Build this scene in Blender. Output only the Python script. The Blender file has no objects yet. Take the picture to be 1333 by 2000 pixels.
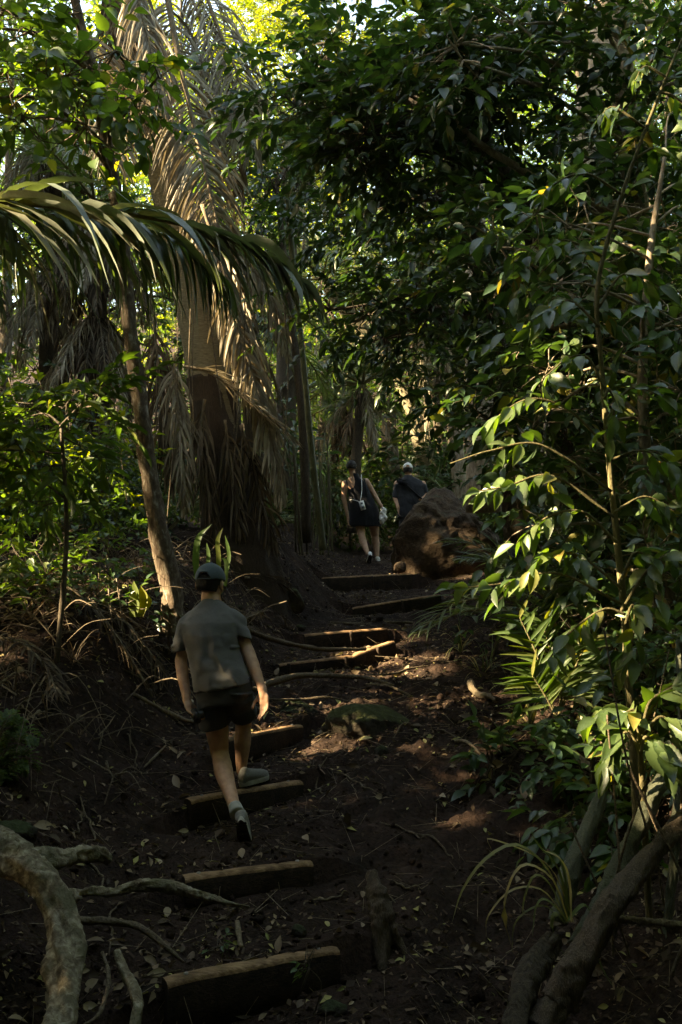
import bpy, bmesh, math, random
import numpy as np
from mathutils import Vector, Matrix
S = bpy.context.scene
COL = S.collection
R = math.radians
F = 1944.0
PITCH = R(4.1)
EYE = np.array([0.0, 0.0, 1.65])
RNG = np.random.default_rng(7)
V = lambda *a: np.array(a, float)

def W(px, py, d):
    """a measured point: sight line through a photo position, at depth d metres"""
    u, v = (px - 666.5) / F, (1000 - py) / F
    c, s = math.cos(PITCH), math.sin(PITCH)
    dy, dz = c - v * s, s + v * c
    return EYE + np.array([u, dy, dz]) * (d / dy)

def nrm(a):
    a = np.asarray(a, float)
    return a / np.maximum(np.linalg.norm(a, axis=-1, keepdims=True), 1e-9)

SUN = nrm(V(-0.80, -0.16, 0.52))      # towards the sun

# ------------------------------------------------------------------ noise
def _h(i, j, k=0):
    n = (i * 374761393 + j * 668265263 + k * 2147483647 + 1013) & 0xffffffff
    n = ((n ^ (n >> 13)) * 1274126177) & 0xffffffff
    return ((n ^ (n >> 16)) & 0xffff) / 65535.0
def vnoise(x, y, k=0):
    x = np.asarray(x, float); y = np.asarray(y, float)
    i = np.floor(x).astype(np.int64); j = np.floor(y).astype(np.int64)
    f = x - i; g = y - j
    f = f * f * (3 - 2 * f); g = g * g * (3 - 2 * g)
    a = _h(i, j, k); b = _h(i + 1, j, k); c = _h(i, j + 1, k); d = _h(i + 1, j + 1, k)
    return (a + (b - a) * f) * (1 - g) + (c + (d - c) * f) * g - 0.5
def fbm(x, y, o=4, k=0):
    r = 0; a = 1
    for q in range(o):
        r = r + a * vnoise(x * 2 ** q, y * 2 ** q, k + q); a *= .5
    return r
def sstep(a, b, x):
    t = np.clip((x - a) / (b - a), 0, 1)
    return t * t * (3 - 2 * t)

# ------------------------------------------------------------------ terrain
# timbers: left front top, right front top (photo), depth at middle, riser, tread width
TIM = [((325, 1918), (667, 1852), 4.28, .20, .075),
       ((360, 1714), (615, 1683), 5.05, .15, .070),
       ((372, 1562), (594, 1524), 6.12, .16, .070),
       ((448, 1442), (593, 1414), 6.95, .18, .060),
       ((545, 1297), (692, 1280), 9.2, .12, .06),
       ((690, 1281), (773, 1251), 9.55, .15, .09),
       ((594, 1239), (758, 1226), 10.4, .19, .06),
       ((688, 1187), (862, 1160), 12.5, .22, .06),
       ((628, 1128), (806, 1120), 14.5, .30, .08)]
def timber_ends(t):
    (a, b, d, r, w) = t
    z = W((a[0] + b[0]) / 2, (a[1] + b[1]) / 2, d)[2]
    out = []
    for p in (a, b):
        u, v = (p[0] - 666.5) / F, (1000 - p[1]) / F
        c, s = math.cos(PITCH), math.sin(PITCH)
        slope = (s + v * c) / (c - v * s)
        if d > 8:    # nearly edge-on: follow the tilt instead of solving for depth
            q = W(p[0], p[1], d + (0.16 if p is b else -0.16)); out.append(q)
        else:
            dd = (z - EYE[2]) / slope
            dd = d + np.clip(dd - d, -.35, .35)
            out.append(W(p[0], p[1], dd))
    return np.array(out[0]), np.array(out[1])
TE = [timber_ends(t) for t in TIM]
PD = np.array([-8, 0, 3.0, 4.28, 5.05, 6.12, 6.95, 9.2, 10.4, 12.5, 14.5, 16.5, 20, 30, 60, 120])
PZ = np.array([-.9, -.4, -.28, -.10, .125, .30, .52, .93, 1.06, 1.34, 1.64, 2.0, 2.3, 3.6, 12.0, 34.0])
PXd = np.array([-8, 4.3, 6.1, 7, 9.3, 10.4, 12.5, 14.5, 17, 25, 40])
PXx = np.array([-.4, -.38, -.55, -.5, -.05, .05, .62, .40, .6, .8, 0])
def gz(x, y, fine=True):
    x = np.asarray(x, float); y = np.asarray(y, float)
    z = np.interp(y, PD, PZ)
    cx = np.interp(y, PXd, PXx)
    s = cx - x
    A = np.interp(y, [2, 4.5, 7, 11, 14, 20], [.25, .45, .8, .9, .75, .5])
    z = z + A * sstep(.45, 1.55, s) + .5 * sstep(2.5, 9, s)
    z = z + .22 * sstep(.8, 3, -s) + .7 * sstep(3, 9, -s)
    off = np.clip(np.abs(s) - .8, 0, 3)
    z = z + fbm(x * .45, y * .45, 3, 3) * .35 * np.clip(off, 0, 1)
    damp = 1.
    for (a, b), t in zip(TE, TIM):
        m = (a + b) / 2; u = (b - a)[:2]; L = np.linalg.norm(u); u = u / L
        n = np.array([-u[1], u[0]])
        px = (x - m[0]) * u[0] + (y - m[1]) * u[1]; py = (x - m[0]) * n[0] + (y - m[1]) * n[1]
        lat = 1 - sstep(L / 2 + .03, L / 2 + .4, np.abs(px))
        back = np.where(py > .03, np.exp(-np.clip(py - .03, 0, 9) / .45), 0)
        frt = np.where(py <= .03, np.exp(-np.clip(.03 - py, 0, 9) / .4), 0)
        r = t[3]
        base = np.interp(m[1], PD, PZ)
        damp = damp * (1 - .85 * lat * np.exp(-(np.clip(py - .08, 0, 9) + np.clip(-py, 0, 9)) / .16))
        up = (m[2] - .025) - base; dn = base - (m[2] - r)
        z = z + lat * (back * up - frt * dn)
    if fine:
        far = 1 / (1 + np.clip(y - 12, 0, 200) * .1)
        z = z + (fbm(x * 2.2, y * 2.2, 3, 11) * .10 + (np.abs(fbm(x * 7, y * 7, 3, 23)) - .1) * .085 + fbm(x * 22, y * 22, 2, 31) * .03) * far * damp
    return z
def on(x, y): return V(x, y, float(gz(x, y)))

# ------------------------------------------------------------------ sun gaps: leaves left out along the sun's path to place the sun patches
GAPS = []
def ground_hit(px, py, d0=3.2, d1=40):
    for d in np.arange(d0, d1, .02):
        p = W(px, py, d)
        if p[2] < float(gz(p[0], p[1], False)) + .03: return p
    return W(px, py, d1)
def gap(px, py, d, r, g=False): GAPS.append((ground_hit(px, py) + V(0, 0, .03) if g else W(px, py, d), r))
for g in [(535, 1427, 7.0, .10), (580, 1420, 7.1, .10), (735, 1345, 8.7, .04, True), (985, 1400, 8.0, .05, True),
          (1050, 1635, 5.6, .03, True), (1090, 1645, 5.6, .03, True), (885, 1605, 5.75, .03, True),
          (1262, 1435, 4.3, .17), (1215, 1480, 4.3, .12), (1310, 1470, 4.3, .12), (1225, 1180, 4.9, .14), (1260, 1110, 4.9, .12), (1130, 1110, 4.9, .10), (1200, 1260, 4.9, .12), (1000, 840, 4.9, .14), (940, 935, 4.9, .12), (870, 905, 4.9, .10), (1090, 760, 5, .14), (1180, 790, 5, .10),
          (782, 1048, 14.5, .075), (800, 1062, 14.5, .075), (818, 1076, 14.5, .075), (838, 1092, 14.5, .075), (800, 1025, 14.5, .075), (822, 1040, 14.5, .075), (845, 1056, 14.5, .075), (866, 1074, 14.5, .075), (826, 990, 14.6, .05), (760, 1102, 14.8, .12), (730, 990, 16.5, .10),
          (340, 400, 10.3, .35), (400, 560, 10.3, .25), (480, 740, 10.3, .20), (300, 250, 10.4, .3), (380, 150, 10.3, .3), (160, 120, 10, .35), (110, 420, 6.3, .22), (460, 500, 7, .14),
          (20, 840, 7, .12), (90, 890, 8, .15), (170, 900, 9, .22), (225, 930, 10, .2), (30, 1010, 8.5, .15), (40, 140, 7, .2), (150, 250, 7, .12),
          (190, 1180, 7.6, .05), (284, 970, 8.0, .06), (318, 1150, 7.7, .08),
          (840, 800, 21, .7), (875, 740, 20, .4), (700, 740, 22, .7), (1060, 1300, 6.4, .22), (1050, 1250, 6.4, .16), (1100, 1370, 6.4, .15), (397, 1040, 8.6, .10), (270, 1165, 7.6, .10),
          (1010, 1390, 7.2, .1), (1150, 1440, 5.4, .10), (1080, 700, 7, .2), (700, 60, 12, .5), (730, 270, 16, .5), (930, 430, 15, .2), (1180, 30, 12, .3), (650, 130, 10, .3), (1080, 360, 6.5, .15), (1240, 200, 5, .15)]:
    gap(*g)
GP = np.array([g[0] for g in GAPS]); GR = np.array([g[1] for g in GAPS])
def lit_mask(P, pad=.06, near=.55):
    """True where a leaf may stay"""
    keep = np.ones(len(P), bool)
    for p, r in zip(GP, GR):
        d = P - p
        t = d @ SUN
        q = np.linalg.norm(d - t[:, None] * SUN, axis=1)
        keep &= ~((t > near + r) & (q < r + pad))
    return keep

# ------------------------------------------------------------------ mesh helpers
ORG = {}
def base_name(n): return n
def mesh_obj(name, verts, faces, mats, parent=None, mi=None, smooth=True, org=None):
    verts = np.asarray(verts, float)
    if parent is not None: o0 = ORG[parent.name]
    elif org is not None: o0 = np.asarray(org, float)
    else: o0 = V((verts[:, 0].min() + verts[:, 0].max()) / 2, (verts[:, 1].min() + verts[:, 1].max()) / 2, verts[:, 2].min())
    me = bpy.data.meshes.new(name)
    me.vertices.add(len(verts)); me.vertices.foreach_set('co', (verts - o0).astype(np.float32).ravel())
    faces = [np.asarray(f, np.int32) for f in faces if len(f)]
    nl = sum(f.size for f in faces); npol = sum(len(f) for f in faces)
    me.loops.add(nl); me.polygons.add(npol)
    me.loops.foreach_set('vertex_index', np.concatenate([f.ravel() for f in faces]))
    st = []; c = 0
    for f in faces:
        st.append(c + np.arange(len(f)) * f.shape[1]); c += f.size
    me.polygons.foreach_set('loop_start', np.concatenate(st).astype(np.int32))
    if smooth: me.polygons.foreach_set('use_smooth', np.ones(npol, bool))
    if not isinstance(mats, (list, tuple)): mats = [mats]
    for m in mats: me.materials.append(m)
    if mi is not None: me.polygons.foreach_set('material_index', np.asarray(mi, np.int32))
    me.update(calc_edges=True); me.validate()
    o = bpy.data.objects.new(name, me); COL.objects.link(o)
    if parent is not None: o.parent = parent
    else: o.location = o0
    ORG[o.name] = o0
    return o
def tag(o, label=None, cat=None, group=None, kind=None):
    if label: o['label'] = label
    if cat: o['category'] = cat
    if group: o['group'] = group
    if kind: o['kind'] = kind
    return o
def thing(name, label, cat, loc, group=None):
    o = bpy.data.objects.new(name, None); COL.objects.link(o); o.location = loc; o.empty_display_size = .1
    ORG[o.name] = np.asarray(loc, float)
    return tag(o, label, cat, group)
def dup(root, loc, rotz=0., sc=1., label=None, group=None):
    r = root.copy(); COL.objects.link(r); r.location = loc; r.rotation_euler = (0, 0, rotz); r.scale = (sc, sc, sc)
    if label: r['label'] = label
    if group: r['group'] = group
    for ch in list(root.children):
        c = ch.copy(); COL.objects.link(c); c.parent = r
        for g in ch.children:
            d = g.copy(); COL.objects.link(d); d.parent = c
    return r
class MB:
    def __init__(s): s.v = []; s.f = []; s.m = []; s.n = 0
    def add(s, v, faces, mi=0):
        v = np.asarray(v, float).reshape(-1, 3)
        for f in faces:
            f = np.asarray(f, np.int32)
            if len(f): s.f.append(f + s.n); s.m.append(np.full(len(f), mi))
        s.v.append(v); s.n += len(v)
    def build(s, name, mats, parent=None, smooth=True, org=None):
        d = {}
        for f, m in zip(s.f, s.m): d.setdefault(f.shape[1], []).append((f, m))
        ff = []; mm = []
        for k in d:
            ff.append(np.concatenate([a for a, b in d[k]])); mm.append(np.concatenate([b for a, b in d[k]]))
        return mesh_obj(name, np.concatenate(s.v), ff, mats, parent, np.concatenate(mm), smooth, org)
def cr(pts, n):
    """Catmull-Rom through points -> n samples"""
    p = np.asarray(pts, float)
    if len(p) < 3:
        t = np.linspace(0, 1, n)[:, None]; return p[0] * (1 - t) + p[-1] * t
    q = np.vstack([2 * p[0] - p[1], p, 2 * p[-1] - p[-2]])
    t = np.linspace(0, len(p) - 1 - 1e-6, n); i = t.astype(int); f = (t - i)[:, None]
    a, b, c, d = q[i], q[i + 1], q[i + 2], q[i + 3]
    return .5 * (2 * b + (c - a) * f + (2 * a - 5 * b + 4 * c - d) * f ** 2 + (3 * b - a - 3 * c + d) * f ** 3)
def tube(pts, rad, n=24, sides=8, rough=0., seed=0, flat=1., caps=True):
    P = cr(pts, n); r = np.interp(np.linspace(0, 1, n), np.linspace(0, 1, len(rad)), rad)
    T = nrm(np.gradient(P, axis=0))
    ref = V(0, 0, 1) if abs(T[:, 2]).mean() < .8 else V(1, 0, 0)
    X = nrm(np.cross(T, ref)); Y = np.cross(X, T)
    a = np.linspace(0, 2 * np.pi, sides, endpoint=False)
    rr = r[:, None] * np.ones(sides)
    if rough:
        arc = np.r_[0, np.cumsum(np.linalg.norm(np.diff(P, axis=0), axis=1))]
        k = 1 / max(r.mean(), 1e-3)
        rr = rr * (1 + rough * ((fbm(np.cos(a)[None] * 1.3 + arc[:, None] * k * .35 + seed * 7.1, np.sin(a)[None] * 1.3 + arc[:, None] * k * .1 + seed, 3, seed % 50) * 1.6 + (fbm(np.cos(a)[None] * 3 + arc[:, None] * k * 1.1 + seed, np.sin(a)[None] * 3 + arc[:, None] * k * .7, 3, seed % 50 + 9) * .7 if n > 60 else 0))))
    v = P[:, None] + rr[..., None] * (np.cos(a)[None, :, None] * X[:, None] + flat * np.sin(a)[None, :, None] * Y[:, None])
    v = v.reshape(-1, 3)
    i = np.arange(n - 1)[:, None] * sides; j = np.arange(sides)[None]; jn = (j + 1) % sides
    q = np.stack([i + j, i + jn, i + sides + jn, i + sides + j], -1).reshape(-1, 4)
    fs = [q]
    if caps:
        v = np.vstack([v, P[0], P[-1]]); c0, c1 = n * sides, n * sides + 1
        jj = np.arange(sides)
        fs.append(np.stack([np.full(sides, c0), (jj + 1) % sides, jj], -1))
        e = (n - 1) * sides
        fs.append(np.stack([np.full(sides, c1), e + jj, e + (jj + 1) % sides], -1))
    return v, fs

# ------------------------------------------------------------------ leaves
def leaf_tmpl(seg, shape, fold=.25, droop=.18, wav=0.):
    t = np.linspace(0, 1, seg + 1)
    w = np.interp(t, [s[0] for s in shape], [s[1] for s in shape])
    if wav: w = w * (1 + wav * np.where(np.arange(seg + 1) % 2, 1, -1)); w[0] = shape[0][1]; w[-1] = shape[-1][1]
    v = []
    for a, b in zip(t, w):
        z = -droop * a * a
        v += [(-b / 2, a, z + fold * b / 2), (0, a, z), (b / 2, a, z + fold * b / 2)]
    f = []
    for i in range(seg):
        k = 3 * i
        f += [(k, k + 1, k + 4, k + 3), (k + 1, k + 2, k + 5, k + 4)]
    return np.array(v), np.array(f)
OV = [(0, .03), (.12, .55), (.35, 1.0), (.6, .85), (.85, .4), (1, .02)]
LA2 = [(0, .03), (.15, .6), (.4, 1.0), (.65, .85), (.85, .42), (.93, .18), (1, .02)]
LA = [(0, .04), (.2, .7), (.45, 1.0), (.75, .55), (1, .02)]
T_OV = leaf_tmpl(5, OV); T_OVW = leaf_tmpl(15, LA2, .2, .25, .05); T_LA = leaf_tmpl(5, LA, .3, .25)
T_LO = (np.array([(0, 0, 0), (-.5, .42, .1), (0, 1, -.12), (.5, .42, .1)]), np.array([(0, 3, 2, 1)]))
T_LO = (np.array([(0, 0, 0), (-.5, .4, .1), (0, 1, -.15), (.5, .4, .1), (0, .45, -.02)]), np.array([(0, 4, 2, 1), (0, 3, 2, 4)]))
def inst(tmpl, pos, d, n, L, Wd, thin=False):
    tv, tf = tmpl
    y = nrm(d); x = nrm(np.cross(y, n)); z = np.cross(x, y)
    L = np.broadcast_to(L, len(pos)); Wd = np.broadcast_to(Wd, len(pos))
    v = pos[:, None] + tv[None, :, 0, None] * (x * Wd[:, None])[:, None] + tv[None, :, 1, None] * (y * L[:, None])[:, None] + tv[None, :, 2, None] * (z * (Wd if thin else L)[:, None])[:, None]
    k = len(tv)
    f = (tf[None] + (np.arange(len(pos)) * k)[:, None, None]).reshape(-1, tf.shape[1])
    return v.reshape(-1, 3), f
PR = (np.array([(math.cos(a) * .5 * s, b, math.sin(a) * .5 * s) for b, s in ((0, 1), (1, .45)) for a in (0, 2.09, 4.19)]), np.array([(0, 1, 4, 3), (1, 2, 5, 4), (2, 0, 3, 5)]))
def sprays(A, D, Ls, k, ll, lw, tmpl, rng, droop=.25, spread=.9, up=(0, 0, 1), tilt=.4, jit=.25, cull=True, hang=.25):
    """leafy twigs: anchors A, directions D, lengths Ls, k leaves each -> (leaf verts, faces), (twig verts, faces)"""
    m = len(A); D = nrm(D); Ls = np.broadcast_to(Ls, m)
    t = (np.arange(k) + 1.2) / (k + .2)
    lat = nrm(np.cross(D, V(0, 0, 1)) + 1e-3)
    side = np.where((np.arange(k)) % 2 == 0, 1., -1.)
    P = A[:, None] + D[:, None] * (t[None, :, None] * Ls[:, None, None]); P[..., 2] -= droop * (t ** 2)[None] * Ls[:, None]
    ld = D[:, None] * (.35 + .65 * t[None, :, None] ** 2) + lat[:, None] * (side[None, :, None] * spread * (1 - .75 * t[None, :, None] ** 3)) + rng.normal(0, jit, (m, k, 3)) + V(0, 0, -hang)
    nn = nrm(V(*up))[None, None] + rng.normal(0, tilt, (m, k, 3))
    P = P.reshape(-1, 3); ld = ld.reshape(-1, 3); nn = nn.reshape(-1, 3)
    sz = rng.uniform(.6, 1.15, len(P))
    if cull:
        kp = lit_mask(P + nrm(ld) * (ll * .42), max(.03, ll * .27)); P, ld, nn, sz = P[kp], ld[kp], nn[kp], sz[kp]
        kp = lit_mask(A + D * (Ls * .5)[:, None], .03 + ll * .3); A, D, Ls = A[kp], D[kp], Ls[kp]; m = len(A)
    lv = inst(tmpl, P, ld, nn, ll * sz, lw * sz * rng.uniform(.85, 1.15, len(sz)))
    E = D - V(0, 0, droop)
    tv = inst(PR, A, E, np.tile(V(.1, .2, 1), (m, 1)), Ls * np.linalg.norm(E, axis=1), np.full(m, max(.006, ll * .05)), True)
    return lv, tv
def ellip(rng, n, c, r, shell=.45):
    d = nrm(rng.normal(size=(n, 3))); q = rng.uniform(shell ** 3, 1, n) ** (1 / 3)
    return V(*c) + d * q[:, None] * V(*r), d

# ------------------------------------------------------------------ palm frond
def frond(mb, pts, n=60, ll=.6, lw=.03, rr=(.03, .006), droop=.6, ang=55, rng=RNG, jit=.12, lseg=5, prof=None, start=.08, ml=0, mr=1, vee=.35, down=None, cull=True, sides=6, miss=0., sidev=None):
    """pts: rachis curve.  leaflets on both sides bend down under their weight"""
    P = cr(pts, n + 1); T = nrm(np.gradient(P, axis=0))
    side = nrm(np.cross(T, V(0, 0, 1)) + V(1e-4, 0, 0))
    if sidev is not None: side = nrm(V(*sidev) - T * (T @ V(*sidev))[:, None])
    nrml = np.cross(side, T)
    v, f = tube(pts, rr, 26, sides, .08, 3); mb.add(v, f, mr)
    prof = prof or [(0, .55), (.25, 1), (.6, .95), (.85, .6), (1, .3)]
    tt = np.linspace(0, 1, n + 1)
    lens = np.interp(tt, [a for a, b in prof], [b for a, b in prof]) * ll
    idx = np.where(tt >= start)[0]
    s = np.linspace(0, 1, lseg + 1)
    wprof = np.interp(s, [0, .1, .5, .8, 1], [.5, 1, .9, .55, .06])
    for sg in (-1, 1):
        I = idx[rng.random(len(idx)) >= miss]
        L = lens[I] * rng.uniform(.82, 1.12, len(I)); m = len(I)
        a = np.radians(ang + rng.normal(0, 6, m)) * (1 - .35 * tt[I])
        d0 = nrm(T[I] * np.cos(a)[:, None] + sg * side[I] * np.sin(a)[:, None] + nrml[I] * vee + rng.normal(0, jit, (m, 3)))
        dr = droop * rng.uniform(.7, 1.3, m)
        if down is not None: g = V(*down)
        else: g = V(0, 0, -1)
        cur = P[I].copy(); d = d0.copy(); rows = []
        lat0 = nrm(np.cross(d0, nrml[I]))
        tw = rng.normal(0, .35, m)
        for q in range(lseg + 1):
            lat = nrm(np.cross(d, np.cross(lat0, d0)) * np.cos(tw)[:, None] + np.cross(lat0, d0) * np.sin(tw)[:, None])
            w = lw * wprof[q] * rng.uniform(.9, 1.1, m)
            up = nrm(np.cross(lat, d))
            rows += [cur - lat * w[:, None] / 2 + up * w[:, None] * .18, cur, cur + lat * w[:, None] / 2 + up * w[:, None] * .18]
            cur = cur + d * (L / lseg)[:, None]
            d = nrm(d + g * (dr / lseg * 2.2)[:, None] + rng.normal(0, .04, (m, 3)))
        v = np.stack(rows, 1)  # m, 3*(lseg+1), 3
        if cull:
            kp = lit_mask(v[:, 4], .1, .8) & lit_mask(v[:, 3 * lseg // 2 + 1], .1, .8) & lit_mask(v[:, -2], .06, .8); v = v[kp]; m = len(v)
        k = 3 * (lseg + 1); b = []
        for q in range(lseg):
            b += [(3 * q, 3 * q + 1, 3 * q + 4, 3 * q + 3), (3 * q + 1, 3 * q + 2, 3 * q + 5, 3 * q + 4)]
        b = np.array(b)
        if m: mb.add(v.reshape(-1, 3), [(b[None] + (np.arange(m) * k)[:, None, None]).reshape(-1, 4)], ml)

# ------------------------------------------------------------------ materials
def mat(name):
    m = bpy.data.materials.new(name); m.use_nodes = True
    nt = m.node_tree; b = nt.nodes['Principled BSDF']
    return m, nt, b
def ramp(nt, fac, stops):
    r = nt.nodes.new('ShaderNodeValToRGB'); e = r.color_ramp.elements
    while len(e) < len(stops): e.new(.5)
    for q, (p, c) in zip(e, stops): q.position = p; q.color = (*c, 1)
    nt.links.new(fac, r.inputs[0]); return r.outputs[0]
def noise(nt, scale, detail=4, vec=None, rough=.6, dist=0.):
    n = nt.nodes.new('ShaderNodeTexNoise'); n.inputs['Scale'].default_value = scale; n.inputs['Detail'].default_value = detail; n.inputs['Roughness'].default_value = rough; n.inputs['Distortion'].default_value = dist
    if vec is None:
        tc = nt.nodes.get('TC') or nt.nodes.new('ShaderNodeTexCoord'); tc.name = 'TC'; vec = tc.outputs['Object']
    nt.links.new(vec, n.inputs['Vector']); return n.outputs['Fac']
def scaled(nt, sc):
    tc = nt.nodes.get('TC') or nt.nodes.new('ShaderNodeTexCoord'); tc.name = 'TC'
    mp = nt.nodes.new('ShaderNodeMapping'); mp.inputs['Scale'].default_value = sc
    nt.links.new(tc.outputs['Object'], mp.inputs['Vector']); return mp.outputs[0]
def bump(nt, b, h, st, dist=.02):
    k = nt.nodes.new('ShaderNodeBump'); k.inputs['Strength'].default_value = st; k.inputs['Distance'].default_value = dist
    nt.links.new(h, k.inputs['Height']); nt.links.new(k.outputs[0], b.inputs['Normal'])
def leafmat(name, stops, rough=.42, trans=.35, tcol=None, spec=.5, spots=True):
    m, nt, b = mat(name)
    g = nt.nodes.new('ShaderNodeNewGeometry')
    c = ramp(nt, g.outputs['Random Per Island'], stops)
    if spots:
        mx = nt.nodes.new('ShaderNodeMix'); mx.data_type = 'RGBA'; mx.blend_type = 'MULTIPLY'
        mx.inputs[0].default_value = .55
        nt.links.new(c, mx.inputs[6]); nt.links.new(ramp(nt, noise(nt, 14, 3), [(.3, (.55, .5, .4)), (.6, (1.1, 1.1, 1.1))]), mx.inputs[7]); c = mx.outputs[2]
    nt.links.new(c, b.inputs['Base Color']); b.inputs['Roughness'].default_value = rough; b.inputs['Specular IOR Level'].default_value = spec
    bump(nt, b, noise(nt, 40, 2), .25, .004)
    if trans:
        t = nt.nodes.new('ShaderNodeBsdfTranslucent')
        k = nt.nodes.new('ShaderNodeMix'); k.data_type = 'RGBA'; k.blend_type = 'MULTIPLY'; k.inputs[0].default_value = 1
        nt.links.new(c, k.inputs[6]); k.inputs[7].default_value = (*(tcol or (2.6, 2.6, .9)), 1)
        nt.links.new(k.outputs[2], t.inputs['Color'])
        x = nt.nodes.new('ShaderNodeMixShader'); x.inputs[0].default_value = trans
        nt.links.new(b.outputs[0], x.inputs[1]); nt.links.new(t.outputs[0], x.inputs[2])
        nt.links.new(x.outputs[0], nt.nodes['Material Output'].inputs['Surface'])
    return m
def barkmat(name, stops, sc=(12, 12, 3), rough=.85, b_=.8, ns=6, dist=.02, moss=None):
    m, nt, b = mat(name)
    f = noise(nt, ns, 8, scaled(nt, sc), .65, .4)
    c = ramp(nt, f, stops)
    if moss:
        mx = nt.nodes.new('ShaderNodeMix'); mx.data_type = 'RGBA'
        nt.links.new(ramp(nt, noise(nt, moss[1], 4), [(.5, (0, 0, 0)), (.62, (1, 1, 1))]), mx.inputs[0])
        nt.links.new(c, mx.inputs[6]); mx.inputs[7].default_value = (*moss[0], 1); c = mx.outputs[2]
    nt.links.new(c, b.inputs['Base Color']); b.inputs['Roughness'].default_value = rough; b.inputs['Specular IOR Level'].default_value = .25
    bump(nt, b, f, b_, dist)
    return m
def plain(name, col, rough=.7, n=30, var=.25, bs=.3, spec=.4, dist=.005):
    m, nt, b = mat(name)
    f = noise(nt, n, 5)
    lo = tuple(x * (1 - var) for x in col); hi = tuple(x * (1 + var) for x in col)
    nt.links.new(ramp(nt, f, [(.3, lo), (.7, hi)]), b.inputs['Base Color']); b.inputs['Roughness'].default_value = rough; b.inputs['Specular IOR Level'].default_value = spec
    bump(nt, b, f, bs, dist); return m
M = {}
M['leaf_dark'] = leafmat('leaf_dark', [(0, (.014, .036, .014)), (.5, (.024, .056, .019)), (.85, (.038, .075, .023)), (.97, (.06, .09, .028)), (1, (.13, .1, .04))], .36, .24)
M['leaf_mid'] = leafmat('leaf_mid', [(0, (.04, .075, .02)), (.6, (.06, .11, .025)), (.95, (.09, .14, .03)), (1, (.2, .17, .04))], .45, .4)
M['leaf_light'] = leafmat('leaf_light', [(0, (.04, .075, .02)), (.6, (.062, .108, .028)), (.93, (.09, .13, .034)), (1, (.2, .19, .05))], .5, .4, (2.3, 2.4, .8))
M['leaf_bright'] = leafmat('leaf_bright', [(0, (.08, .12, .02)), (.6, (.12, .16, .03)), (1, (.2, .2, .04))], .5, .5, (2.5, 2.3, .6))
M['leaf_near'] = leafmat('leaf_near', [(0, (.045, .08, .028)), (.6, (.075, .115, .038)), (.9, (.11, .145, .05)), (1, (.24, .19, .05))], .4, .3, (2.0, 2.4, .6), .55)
M['leaf_shrub'] = leafmat('leaf_shrub', [(0, (.024, .05, .022)), (.35, (.035, .075, .03)), (.75, (.055, .1, .038)), (.92, (.09, .12, .04)), (.97, (.2, .17, .05)), (1, (.14, .085, .04))], .4, .3)
M['frond_green'] = leafmat('frond_green', [(0, (.05, .075, .035)), (.5, (.085, .115, .055)), (1, (.12, .14, .07))], .38, .28, (2, 2.2, .6))
M['frond_grey'] = leafmat('frond_grey', [(0, (.08, .105, .075)), (.45, (.125, .15, .115)), (.8, (.16, .17, .125)), (1, (.2, .16, .09))], .58, .15, (1.8, 2, .6))
M['frond_dead'] = leafmat('frond_dead', [(0, (.12, .09, .06)), (.4, (.24, .195, .135)), (.8, (.36, .305, .22)), (1, (.48, .42, .32))], .6, .2, (1.2, 1.1, .85), .35)
M['frond_brown'] = leafmat('frond_brown', [(0, (.035, .025, .017)), (.5, (.09, .065, .042)), (1, (.2, .15, .1))], .75, .2, (1.5, 1.1, .6), .2)
M['blade'] = leafmat('blade', [(0, (.06, .1, .02)), (.5, (.11, .13, .04)), (.75, (.3, .24, .11)), (1, (.42, .33, .18))], .5, .3, (2, 2, .7))
M['twig'] = barkmat('twig', [(.3, (.05, .035, .022)), (.7, (.14, .11, .075))])
M['stem_green'] = barkmat('stem_green', [(.3, (.09, .08, .035)), (.7, (.2, .16, .08))])
M['bark_dark'] = barkmat('bark_dark', [(.3, (.03, .022, .015)), (.7, (.1, .075, .05))], b_=1)
M['bark_palm'] = barkmat('bark_palm', [(.3, (.09, .075, .045)), (.5, (.2, .165, .1)), (.7, (.29, .25, .16))], (3, 3, 22), b_=.8)
M['bark_pale'] = barkmat('bark_pale', [(.3, (.12, .085, .055)), (.5, (.26, .2, .14)), (.7, (.42, .36, .28))], (6, 6, 2.5), b_=.9, ns=4, dist=.02)
M['bark_patch'] = barkmat('bark_patch', [(.32, (.05, .032, .021)), (.48, (.11, .075, .05)), (.58, (.17, .13, .09)), (.67, (.36, .32, .26))], (5, 5, 2.2), b_=.8, ns=5)
M['fibre'] = barkmat('fibre', [(.3, (.02, .014, .01)), (.7, (.09, .06, .036))], (40, 40, 2), b_=1)
M['root'] = barkmat('root', [(.3, (.06, .042, .025)), (.47, (.17, .13, .08)), (.6, (.33, .28, .19)), (.72, (.47, .42, .31))], (5, 5, 5), b_=.9, ns=5, dist=.03, moss=((.12, .105, .06), 7))
M['root_thin'] = barkmat('root_thin', [(.3, (.05, .034, .022)), (.7, (.22, .165, .105))], (14, 14, 14))
M['dead_wood'] = barkmat('dead_wood', [(.3, (.09, .065, .04)), (.7, (.3, .23, .15))], (12, 12, 3))
M['petiole'] = barkmat('petiole', [(.3, (.035, .024, .016)), (.55, (.1, .07, .045)), (.72, (.19, .145, .1))], (30, 30, 3), .6)
M['petiole_g'] = barkmat('petiole_g', [(.3, (.05, .055, .035)), (.7, (.15, .155, .1))], (30, 30, 3), .5)
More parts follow.
